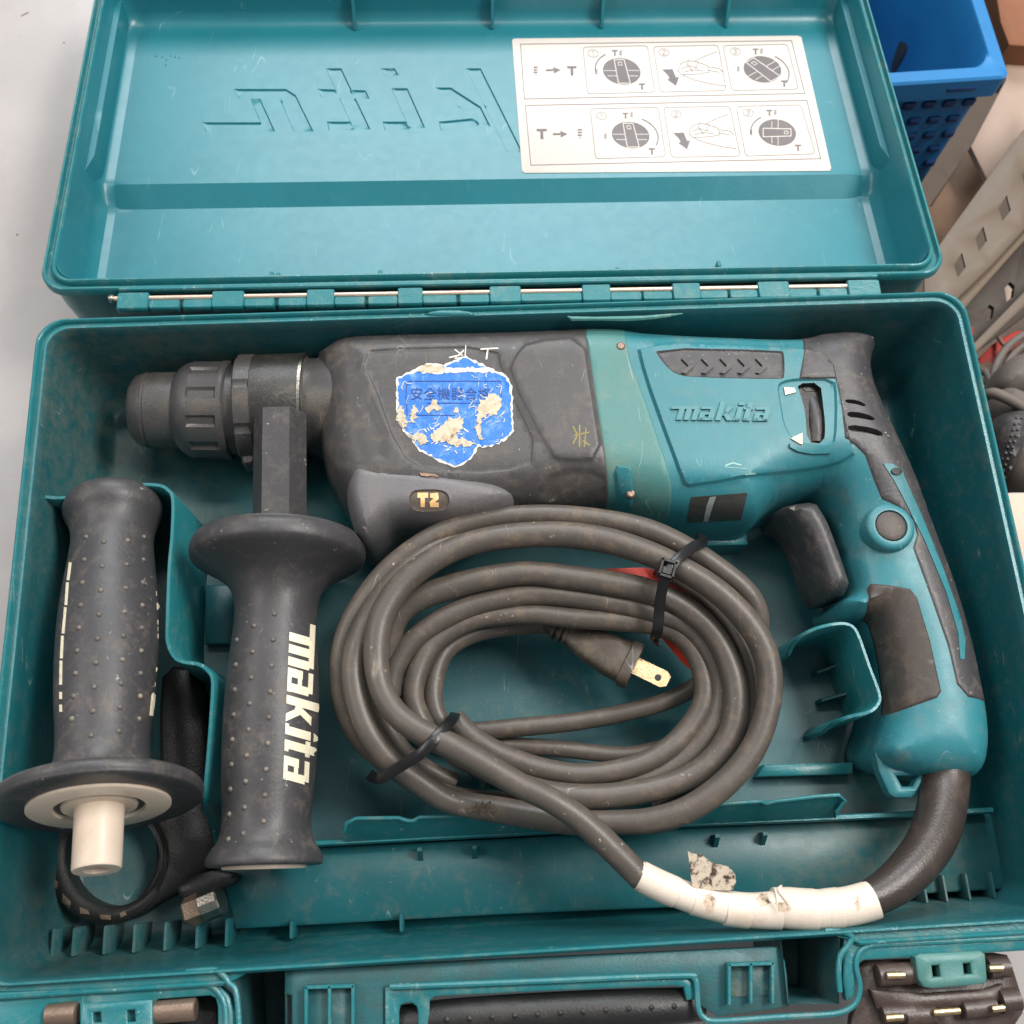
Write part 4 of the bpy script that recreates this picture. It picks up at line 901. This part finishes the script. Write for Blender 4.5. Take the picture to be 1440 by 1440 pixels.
D_ = [(548, 975, -.022), (556, 940, -.020), (580, 902, -.019), (624, 870, -.018), (673, 848, -.018), (741, 836, -.018), (805, 840, -.018), (868, 848, -.018), (926, 862, -.018), (968, 882, -.019), (998, 915, -.020), (1012, 960, -.022), (1008, 1005, -.024), (985, 1048, -.026), (945, 1078, -.028), (890, 1098, -.03), (820, 1105, -.032)]
cords.append(rn(D_, 16))
E_ = [(602, 1030, -.024), (582, 985, -.022), (588, 938, -.022), (615, 899, -.022), (668, 871, -.022), (741, 864, -.022), (810, 868, -.022), (877, 872, -.022), (931, 881, -.022), (968, 903, -.023), (987, 940, -.024), (989, 981, -.025), (975, 1018, -.026), (941, 1052, -.026), (892, 1076, -.026), (829, 1089, -.026), (771, 1084, -.026), (712, 1064, -.026), (668, 1038, -.026), (640, 1012, -.028)]
cords.append(rn(E_, 15.5))
F_ = [(640, 1040, -.032), (612, 1000, -.030), (610, 955, -.030), (628, 916, -.031), (664, 892, -.033), (712, 880, -.036), (780, 876, -.040)]
cords.append(rn(F_, 14))
cords.append(rn([(600, 1015, -.050), (649, 1028, -.048), (732, 1024, -.046), (829, 1012, -.046), (926, 988, -.044), (985, 962, -.042), (1025, 930, -.040)], 13))
cords.append(rn([(640, 1040, -.055), (683, 1048, -.052), (780, 1052, -.052), (878, 1060, -.052), (940, 1050, -.05)], 12))
cords.append(rn([(660, 1080, -.055), (720, 1082, -.055), (800, 1090, -.055), (860, 1092, -.055)], 12))
cords.append(rn([(925, 795, -.024), (968, 820, -.022), (1004, 852, -.020), (1032, 888, -.020), (1052, 935, -.021), (1058, 985, -.022), (1048, 1040, -.024), (1020, 1085, -.028), (975, 1115, -.030), (920, 1138, -.034)], 14))
cords.append(rn([(640, 1100, -.040), (600, 1082, -.036), (566, 1056, -.030), (545, 1020, -.026), (530, 985, -.024), (520, 945, -.024), (525, 900, -.026)], 13))
cords.append(rn([(1045, 1075, -.03), (1000, 1120, -.03), (945, 1150, -.03), (890, 1160, -.036), (840, 1150, -.044)], 14))
m = MB()
for ci_, c_ in enumerate(cords):
    c_ = [(x + math.sin(i * 2.1 + ci_) * 1.3, y + math.cos(i * 1.7 + ci_ * 2) * 1.3, z, r * (1 + .035 * math.sin(i * 1.3 + ci_))) for i, (x, y, z, r) in enumerate(c_)]
    v, f = tubeP(c_, 7, 18); m.add(v, f)
CO = m.build('power_cord', CORD, drill, ang=60)
# strain-relief sleeve
v, f = tubeP([(1330, 1060, -.034, 34), (1328, 1108, -.030, 33), (1321, 1152, -.024, 33), (1304, 1192, -.018, 32), (1276, 1227, -.013, 30), (1245, 1252, -.010, 27), (1215, 1266, -.008, 24), (1180, 1275, -.008, 20)], 8, 24); SL = mk('cord_sleeve', v, f, SLEEVE, drill)
# white tape round the sleeve and cord
tp = [(897, 1229, -.006, 19), (930, 1246, -.006, 20), (970, 1262, -.006, 20.5), (1012, 1274, -.006, 22), (1055, 1280, -.006, 23.5), (1095, 1280, -.006, 26)]
v, f = tubeP(tp, 6, 28)
v = [Vector(a) for a in v]
TP = mk('tape_wrap', v, f, TAPE, drill)
v, f = tubeP([(1085, 1274, -.006, 25), (1110, 1277, -.006, 28), (1150, 1279, -.006, 27), (1190, 1275, -.006, 26.5), (1222, 1267, -.007, 26.5), (1228, 1265, -.007, 25.5)], 6, 28); TP2 = mk('tape_wrap', v, f, TAPE, drill)
v, f = tubeP([(900, 1231, -.006, 20.8), (925, 1244, -.006, 21.3), (950, 1255, -.006, 21.2), (952, 1256, -.006, 19)], 4, 28); mk('tape_wrap', v, f, TAPE, drill)
for k_, (a_, b_, r_) in enumerate((((975, 1264), (1000, 1271), 21.7), ((1020, 1277), (1052, 1281), 23.6), ((1120, 1278), (1146, 1279.5), 27.9), ((1160, 1278.5), (1180, 1276.5), 27.2))):
    v, f = tubeP([(*a_, -.006, r_ - 1), (*a_, -.006, r_), ((a_[0] + b_[0]) / 2, (a_[1] + b_[1]) / 2, -.006, r_ + .2), (*b_, -.006, r_ + .1), (*b_, -.006, r_ - 2)], 4, 28); mk('tape_turn', v, f, TAPE, drill)
TT = bvh([o for o in bpy.data.objects if o.name.startswith('tape_')])
for p_ in ([(988, 1262), (1000, 1255), (1006, 1268), (1004, 1282), (992, 1284)], [(1062, 1262), (1080, 1256), (1085, 1270), (1070, 1276)], [(1202, 1262), (1208, 1260), (1210, 1276), (1204, 1280)], [(1090, 1270), (1110, 1266), (1112, 1280), (1096, 1282)]): decal('tape_stain', [jag(p_, 1.4, 4)], TT, STAIN, drill, th=.0001, step=3, back=.0001)
# peeling end of tape
fp = [(967, 1196), (972, 1200), (987, 1202), (1000, 1213), (1014, 1216), (1026, 1219), (1034, 1230), (1035, 1240), (1030, 1252), (1000, 1252), (974, 1248)]
m = MB(); n_ = len(fp)
tv = [P(x, y, .004 - .0001 * (y - 1196)) for x, y in fp]; m.add(tv + [a - UPZ * .0005 for a in tv], [tuple(range(n_)), tuple(range(n_, 2 * n_))] + [(i, (i + 1) % n_, n_ + (i + 1) % n_, n_ + i) for i in range(n_)]); m.build('tape_end', DIRTYTAPE, drill, smooth=False)
v, f = tubeP([(1099, 1245, .004, 1), (1096, 1252, .006, 4), (1103, 1262, .008, 4), (1110, 1275, .008, 1)], 5, 8); mk('tape_fold', v, f, TAPE, drill)
# frayed spot
m = MB()
for i in range(26):
    a = P(678 + rng.uniform(-16, 16), 1138 + rng.uniform(-6, 6), -.019 + rng.uniform(0, .002)); d = Vector(rng.uniform(-1, 1, 3)) * .0022; m.add(*tube_md([a, a + d, a + d * 1.4 + Vector((.0006, .0004, 0))], .00025, 4))
m.build('frayed_tape', DARKMET, drill, kind='stuff')
# plug
PA = P(800, 893, -.036); PB = P(893, 938, -.032); dx = (PB - PA)
def pl_(t, wd, ht): return (PA + dx * t, wd, ht)
side = dx.cross(UPZ).normalized(); upv = side.cross(dx).normalized()
def sq(secs, n_=20, e=3.5):
    V = []; F = []
    for c_, a_, b_ in secs:
        for k in range(n_):
            an = 2 * math.pi * k / n_; x = math.copysign(abs(math.cos(an)) ** (2 / e), math.cos(an)) * a_; y = math.copysign(abs(math.sin(an)) ** (2 / e), math.sin(an)) * b_
            V.append(c_ + side * x + upv * y)
    for i in range(len(secs) - 1):
        for k in range(n_): F.append((i * n_ + k, i * n_ + (k + 1) % n_, (i + 1) * n_ + (k + 1) % n_, (i + 1) * n_ + k))
    F.append(tuple(range(n_))); F.append(tuple(range((len(secs) - 1) * n_, len(secs) * n_))); return V, F
PLM = mat('plug_rubber', S2L((70, 62, 54)), .5, dirt=DUST, dirt_amt=.4, scratch=.4)
v, f = sq([pl_(-.02, .0045, .0045), pl_(.1, .0060, .0055), pl_(.35, .0085, .0065), pl_(.65, .0098, .0068), pl_(.84, .0100, .0068), pl_(.86, .0112, .0074), pl_(.97, .0112, .0074), pl_(1, .0105, .007)]); PLG = mk('plug', v, f, PLM, drill)
m = MB()
for t in (-.22, -.12, -.03): m.add(*sq([pl_(t - .02, .0042, .0042), pl_(t - .015, .0052, .0050), pl_(t + .03, .0052, .0050), pl_(t + .035, .0042, .0042)]))
m.add(*sq([pl_(-.6, .0030, .0030), pl_(-.2, .0034, .0034), pl_(0, .0038, .0038)])); m.build('plug_collar', PLM, drill)
for s_ in (1, -1):
    c0 = PA + dx * .98; e1 = dx.normalized(); off = upv * .0028 * s_ + side * (-.0018 if s_ < 0 else .0006)
    ww = .0036; V = []; prof_ = [(-ww, 0), (ww, 0), (ww, .0150), (ww * .55, .0175), (-ww * .55, .0175), (-ww, .0150)]
    for th in (-.0008, .0008): V += [c0 + off + side * a + e1 * b + upv * th for a, b in prof_]
    mk('plug_prong', V, [(0, 1, 2, 3, 4, 5), (6, 7, 8, 9, 10, 11)] + [(i, (i + 1) % 6, 6 + (i + 1) % 6, 6 + i) for i in range(6)], BRASS, drill, smooth=False)
    if s_ > 0:
        hc = c0 + off + e1 * .0125 + upv * .0009; v, f = lathe_md(hc, hc + upv * .0002, [(0, .0016), (1, .0015)], 14); mk('prong_hole', v, f, BLACK, drill)

# ------------------------------------------------------------------ cable ties (each a thing of its own)
def tie(nm, pts, label, head=None, hz=0):
    t = thing('cable_tie', label, 'cable tie', tuple(P(*pts[len(pts) // 2])), 'black cable ties round the coiled cord')
    c_ = catmull([tuple(P(*q_)) for q_ in pts], 6); v, f = tube_md(c_, 0, flat=(.0024, .0006)); mk('strap', v, f, TIEM, t)
    if head:
        a = P(*head[0]); b = P(*head[1]); d = (b - a); R = Matrix.Rotation(math.atan2(d.y, d.x), 3, 'Z'); m = MB()
        cx = (a + b) / 2
        for (ox, oy, sx, sy_) in ((0, .0030, .0085, .0014), (0, -.0030, .0085, .0014), (.0036, 0, .0014, .0074), (-.0036, 0, .0014, .0074)):
            q_ = cx + R @ Vector((ox, oy, 0)); m.add(*box_md(q_, (sx, sy_, .0048), .0003, R))
        m.build('tie_head', TIEM, t)
        v, f = box_md(cx + R @ Vector((.0008, 0, .0002)), (.0036, .0046, .0030), .0004, R); mk('tie_pawl', v, f, BLACK, t)
    return t
tie('a', [(985, 752, -.018), (988, 762, -.006), (976, 768, .0005), (958, 782, .0055), (945, 797, .007), (936, 812, .006), (930, 835, .000), (927, 860, -.006), (925, 885, -.010), (922, 898, -.018), (926, 902, -.028)], 'black cable tie with a square head round the upper right of the coil', ((941, 790, .0065), (935, 812, .0060)))
tie('b', [(640, 1004, -.024), (637, 1010, -.010), (630, 1018, .000), (614, 1036, .0048), (596, 1056, .0045), (576, 1070, .001), (556, 1082, -.004), (540, 1092, -.008), (528, 1094, -.012), (520, 1090, -.020)], 'black cable tie round the lower left of the coil, beside the white lettered handle', None)
# red card under the coil
cd = [(850, 800, -.024), (905, 798, -.025), (955, 808, -.025), (1000, 850, -.026), (1002, 905, -.032), (975, 945, -.034), (958, 930, -.034), (925, 890, -.030), (880, 845, -.026)]
t_ = [P(*a) for a in cd]; n_ = len(cd)
tag(mk('red_card', t_ + [a - UPZ * .0006 for a in t_], [tuple(range(n_)), tuple(range(n_, 2 * n_))] + [(i, (i + 1) % n_, n_ + (i + 1) % n_, n_ + i) for i in range(n_)], RED, None, smooth=False), 'red card slipped between the strands of the coiled cord', 'card')

# ------------------------------------------------------------------ spare side handle in the pocket
sp_ = thing('spare_side_handle', 'spare dark rubber side handle with a cream spigot lying in the left pocket', 'handle', tuple(P(155, 900, -.04)))
pr = [(-.02, 20), (-.015, 50), (.0, 62), (.03, 67), (.06, 66), (.10, 58.5), (.15, 55), (.22, 57), (.40, 66), (.55, 68.5), (.70, 67), (.82, 63), (.90, 64), (.945, 72), (.965, 92), (.975, 118), (.985, 134), (1.0, 140), (1.018, 139), (1.028, 134), (1.030, 104), (1.030, 60)]
v, f = latheP((161, 706, -.024), (141, 1118, .006), grip_prof(pr), 72); GP = mk('rubber_grip', v, f, RUBBER, sp_)
a0 = P(141.5, 1104, .0055); b0 = P(141, 1112, .006); ax = (P(141, 1112, .006) - P(161, 704, -.024)).normalized()
ec = P(161, 706, -.024).lerp(P(141, 1118, .006), 1.029); k = pxm(ec)
v, f = lathe_md(ec - ax * .002, ec + ax * .0016, [(0, 96 * k), (.9, 96 * k), (1, 94 * k), (1, 62 * k), (.5, 60 * k), (.5, 52 * k), (.9, 50 * k), (.9, 20 * k)], 56); mk('flange_disc', v, f, CREAM, sp_)
v, f = lathe_md(ec, ec + ax * .026, [(0, 33.5 * k), (.3, 33 * k), (.97, 32.5 * k), (1, 31 * k), (1, 18 * k), (.96, 17 * k), (.8, 16 * k)], 40); mk('spigot', v, f, CREAM, sp_)
TG = bvh([GP]); sp = []
for i in range(9): sp += [(180 - i * 1.6, 760 + i * 33.5), (146 - i * 2.2, 762 + i * 34), (121 - i * 2.5, 755 + i * 32), (203 - i * .8, 755 + i * 32)]
studs('grip_stud', sp, TG, sp_)
ed = []
for (a, b) in (((99, 792), (96, 815)), ((95, 820), (93, 850)), ((92, 855), (89, 890)), ((88, 895), (86.5, 925)), ((86, 930), (85.5, 962)), ((85.5, 974), (85.5, 982)), ((85.5, 992), (85.8, 1000)), ((221, 832), (222.5, 860)), ((223, 866), (223.3, 900)), ((222, 930), (219, 965)), ((216, 975), (213.5, 1006))): ed += stroke([a, b], 3.2 if a[0] < 200 else 2.6)
ed += stroke([(215.5, 978), (213, 1005)], 5)
decal('edge_lettering', ed, TG, WHITEP, sp_, th=.0003, step=3, back=.0002, kind='stuff')

# ------------------------------------------------------------------ handle clamp under the spare handle
cl = thing('handle_clamp', 'black clamp ring with a hex bolt lying beneath the spare handle', 'clamp', tuple(P(147, 1203, -.068)))
cz = -.052
ro = [tuple(a) for a in chaikin([(147 + 88 * math.cos(t) * .98, 1212 + 88 * math.sin(t)) for t in np.linspace(0, 2 * math.pi, 28)[:-1]], 1)]
ri = [(157 + 68 * math.cos(t), 1203 + 72 * math.sin(t)) for t in np.linspace(0, 2 * math.pi, 36)[:-1]]
slab('clamp_ring', ro, cz, .014, BLACK, cl, holes=[ri], bev=.0022)
slab('clamp_block', [(214, 1150), (226, 1125), (222, 1000), (228, 935), (284, 940), (292, 1080), (284, 1130), (300, 1160), (310, 1188), (296, 1218), (288, 1228), (262, 1246), (236, 1262), (222, 1268), (200, 1284), (186, 1292), (178, 1278), (205, 1250), (220, 1215)], cz - .002, .012, BLACK, cl, ch=1, bev=.0022)
slab('clamp_wing', [(246, 1248), (256, 1240), (290, 1224), (318, 1226), (334, 1232), (326, 1244), (312, 1250), (280, 1262), (262, 1268), (252, 1262)], cz + .010, .012, BLACK, cl, ch=1, bev=.0016)
v, f = lathe_md(P(264, 1282, cz + .008), P(290, 1272, cz + .010), [(0, .0010), (0, .0062), (.1, .0068), (.9, .0068), (1, .0060)], 6); mk('hex_nut', v, f, DARKMET, cl, smooth=False)
v, f = lathe_md(P(285, 1274, cz + .010), P(312, 1263, cz + .011), [(0, .0062), (.05, .0072), (.92, .0072), (1, .0064), (1, .001)], 12); mk('bolt_head', v, f, STEEL, cl, smooth=False)
BT = bvh([o for o in bpy.data.objects if o.name == 'clamp_ring'])
for p_ in ([(72, 1180), (79, 1182), (78, 1200), (72, 1198)], [(76, 1236), (82, 1240), (80, 1250), (75, 1246)], [(88, 1256), (100, 1268), (98, 1278), (88, 1268)], [(112, 1275), (124, 1280), (126, 1286), (113, 1284)], [(140, 1286), (156, 1287), (156, 1293), (142, 1292)], [(168, 1284), (176, 1281), (178, 1286), (170, 1290)]): decal('scraped_patch', [p_], BT, DARKMET, cl, th=.0003, step=4)

# ------------------------------------------------------------------ things behind and beside the case
# blue crate
cr = thing('blue_crate', 'bright blue plastic crate standing behind the right side of the lid', 'crate', tuple(P(1330, 60, -.20)))
zr = -.10
c0 = P(1421, 108, zr); cx0, cy0 = c0.x, c0.y; W_, D_2, H_ = .36, .26, .13
Rz = Matrix.Rotation(math.radians(3.0), 3, 'Z')
def cw(x, y, z): return c0 + Rz @ Vector((-x, y, z))
m = MB()
def ringc(i, z, r=.012): return [tuple(cw(a, b, z)) for a, b in rrect(i, W_ - i, i, D_2 - i, max(r, .003), 12)]
V, F = loftrings([ringc(0, -.018, .006), ringc(0, -.0015, .006), ringc(.0015, 0, .006), ringc(.0095, 0, .012), ringc(.0105, -.0015, .014), ringc(.0125, -.03, .014), ringc(.014, -.125, .014)]); F.append(tuple(range(6 * len(V) // 7, len(V)))); mk('crate_rim', V, F, CRATE, cr)
V, F = loftrings([ringc(.001, -.018, .006), ringc(.006, -.019, .006), ringc(.006, -H_, .006)]); mk('crate_wall', V, F, CRATE, cr)
for j in range(6):
    for i in range(22):
        a = cw(.014 + i * .0145 + (j % 2) * .004, .0052, -.029 - j * .0165); v, f = box_md(a, (.0088, .003, .0065), .001, Rz); mk('crate_lattice', v, f, mat('deep_blue', S2L((14, 60, 110)), .5) if i == 0 and j == 0 else bpy.data.materials['deep_blue'], cr)
m = MB()
for j in range(4):
    for i in range(3): m.add(*box_md(cw(.022 + i * .0045 + (j % 2) * .002, .0120, -.02 - j * .009), (.0022, .002, .0045), .0004, Rz))
m.build('crate_slot', PALECARD, cr, kind='stuff')
tag(pillow('dark_bag', [(1265, -60), (1290, -80), (1340, -80), (1362, -20), (1368, 60), (1362, 84), (1300, 90), (1262, 88)], -.19, .03, .03, mat('dark_cloth', S2L((52, 56, 58)), .8), None, hd=.03, step=.008)['body'], 'dark cloth bag lying inside the blue crate', 'bag')
v, f = box_md(cw(.030, -.0002, -.009), (.020, .0008, .003), .0002, Rz); mk('crate_slot_mark', v, f, bpy.data.materials['deep_blue'], cr)
v, f = lathe_md(cw(.12, .10, -.12), cw(.115, .10, .02), [(0, .030), (.98, .030), (1, .027), (1, .022), (.5, .021)], 36); tag(mk('brown_tube', v, f, mat('brown_tube_paper', S2L((96, 80, 62)), .6), None), 'brown tube standing in the blue crate beside the lid edge', 'tube')
# cardboard and boards behind
tag(slab('brown_cardboard', [(1390, -80), (1600, -80), (1600, 75), (1420, 62), (1408, 30)], -.15, .05, BROWNCARD, None), 'brown cardboard to the right of the blue crate at the top corner', 'cardboard')
tag(slab('pale_board', [(1412, 52), (1432, 50), (1480, 85), (1480, 180), (1400, 262), (1388, 250), (1366, 205), (1415, 112)], -.17, .006, PALECARD, None), 'pale board leaning below the blue crate', 'board')
tag(slab('cardboard_box', [(1310, 290), (1332, 256), (1366, 205), (1392, 252), (1402, 262), (1350, 312), (1290, 400), (1250, 400), (1300, 290)], -.20, .12, CARD, None), 'cardboard box between the blue crate and the perforated steel strip', 'box')
# slotted steel angle
ang_ = thing('slotted_angle', 'beige steel angle strip with diamond shaped holes beside the lid corner', 'shelf strip', tuple(P(1390, 330, -.14)))
dia = lambda x, y, s=1: [(x - 8 * s, y + 1), (x + 3 * s, y - 17 * s), (x + 8 * s, y + 3 * s), (x - 3 * s, y + 18 * s)]
slab('angle_face', [(1300, 375), (1330, 332), (1425, 200), (1500, 110), (1500, 255), (1440, 322), (1395, 372), (1350, 416), (1300, 470)], -.13, .002, BEIGE, ang_, holes=[dia(1350, 372), dia(1380, 335), dia(1413, 292, 1.05), dia(1446, 246, 1.1)], bev=.0003)
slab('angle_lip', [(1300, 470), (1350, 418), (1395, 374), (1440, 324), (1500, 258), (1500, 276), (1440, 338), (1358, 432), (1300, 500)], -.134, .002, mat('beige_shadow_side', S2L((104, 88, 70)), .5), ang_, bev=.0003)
db = thing('dark_shelf_upright', 'dark steel plate with round openings below the beige angle strip', 'shelf plate', tuple(P(1400, 430, -.2)))
slab('upright_plate', [(1340, 440), (1440, 340), (1500, 300), (1500, 400), (1366, 500), (1340, 520)], -.165, .004, DARKBR, db, holes=[[(1413, 404), (1421, 396), (1427, 402), (1425, 416), (1416, 424)], [(1385, 438), (1392, 428), (1398, 432), (1396, 446), (1388, 452)]], bev=.0004)
v, f = lathe_md(P(1389, 444, -.1655), P(1389, 441, -.1650), [(0, .006), (1, .005)], 12)
tag(slab('steel_rail', [(1350, 502), (1366, 486), (1440, 410), (1500, 350), (1500, 370), (1440, 432), (1372, 497), (1350, 520)], -.15, .006, BEIGE, None), 'narrow beige rail in front of the dark perforated plate', 'rail')
tag(slab('white_sheet', [(1395, 400), (1430, 380), (1430, 440), (1380, 460)], -.22, .001, PAPER, None), 'white sheet seen through the holes of the dark steel plate', 'paper')
# red things
rm = mat('faded_red_plastic', S2L((206, 78, 68)), .5)
v, f = latheP((1366, 490, -.18), (1365, 462, -.16), [(0, 7), (.55, 7), (.7, 3.5), (1, 3)], 20); tag(mk('red_bottle', v, f, rm, None), 'small red bottle at the edge of the case below the steel strip', 'bottle')
tag(slab('red_packet', [(1375, 505), (1402, 478), (1440, 460), (1440, 480), (1412, 500), (1400, 525), (1376, 518)], -.19, .01, rm, None, ch=1), 'red packet behind the coiled grey hose', 'packet')
tag(slab('white_packet', [(1374, 512), (1396, 508), (1394, 530), (1378, 530)], -.185, .004, PALECARD, None), 'small white packet between the red packet and the case', 'packet')
# coiled grey hose
hz_ = -.16
def hose(pts, r, label, nm='grey_hose', cat='hose', n=8):
    v, f = tubeP([(*p_, r) for p_ in pts], n, 14); return tag(mk(nm, v, f, TOOLGREY, None), label, cat)
m = MB()
for k in range(5):
    R_ = 82 - k * 13; c_ = (1478, 540); m.add(*tubeP([(c_[0] + R_ * math.cos(t), c_[1] + R_ * .95 * math.sin(t), hz_ - k * .003, 5.5) for t in np.linspace(math.radians(165), math.radians(300), 14)], 4, 10))
tag(m.build('coiled_hose', TOOLGREY, None), 'coiled grey hose to the right of the case, below the beige rail', 'hose')
def lump(nm, pl, z, h_, r, label, cat, mt=TOOLGREY):
    o = pillow(nm, pl, z, h_, r, mt, None, hd=.03, step=.005)['body']; return tag(o, label, cat)
lump('rubber_knob', [(1392, 545), (1402, 518), (1425, 502), (1470, 500), (1500, 540), (1480, 568), (1430, 562), (1402, 560)], -.15, .022, .022, 'round dusty grey knob in front of the coiled hose', 'knob')
m = MB()
for k in range(3): m.add(*tubeP([(1370 - k * 2, 520 + k * 12, -.17, 6), (1386, 524 + k * 11, -.165, 6), (1394, 540 + k * 9, -.16, 6), (1388, 552 + k * 8, -.165, 6), (1370, 556 + k * 8, -.175, 6)], 5, 10))
tag(m.build('grey_cable', TOOLGREY, None), 'short looped dark grey cable beside the outer edge of the case', 'cable')
gt = thing('power_tool_body', 'dusty grey power tool with a dotted grip lying right of the case', 'power tool', tuple(P(1420, 620, -.2)))
GB = pillow('tool_body', [(1376, 570), (1392, 552), (1420, 560), (1446, 575), (1520, 580), (1520, 705), (1420, 705), (1396, 680), (1384, 620)], -.16, .03, .022, TOOLGREY, gt, hd=.05, step=.005)['body']
pillow('tool_grip', [(1378, 612), (1390, 592), (1420, 586), (1438, 596), (1428, 640), (1412, 672), (1400, 690), (1390, 660)], -.145, .026, .014, RUBBER, gt, hd=.05, step=.005)
v, f = tubeP([(1380, 562, -.145, 7), (1395, 553, -.135, 8), (1420, 562, -.13, 8), (1445, 575, -.13, 8), (1470, 580, -.13, 8)], 6, 12); mk('tool_band', v, f, TOOLGREY, gt)
TGB = bvh([o for o in bpy.data.objects if o.name.startswith('tool_grip') or o.name == 'tool_body'])
m = MB()
for i in range(11):
    for j in range(2):
        x = 1430 - i * 2.6 + j * 7 - (i > 6) * 2; y = 588 + i * 8.2; h = TGB.ray_cast(CAM, ray(x, y).normalized())
        if h[0]: m.add(*lathe_md(h[0], h[0] + UPZ * .0008, [(0, .0011), (1, .0009)], 8))
m.build('grip_dot', BLACK, gt, kind='stuff')
for (pts_, lb_, mt_) in (([(1330, 560, -.20, 5), (1370, 600, -.19, 5), (1440, 640, -.18, 5), (1500, 700, -.18, 5)], 'thin dark cable lying over the dusty power tool', BLACK), ([(1400, 470, -.19, 3), (1430, 500, -.17, 3), (1470, 470, -.17, 3)], 'thin pale cord crossing the coiled hose', PALECARD)):
    v, f = tubeP(pts_, 8, 10); tag(mk('loose_cable', v, f, mt_, None), lb_, 'cable')
tag(slab('paper_sheet', [(1405, 694), (1520, 690), (1520, 812), (1425, 816)], TBZ + .012, .010, PAPER, None), 'pale pinkish paper block at the right edge of the case', 'paper')
for o in bpy.data.objects:
    if 'org' in o: del o['org']
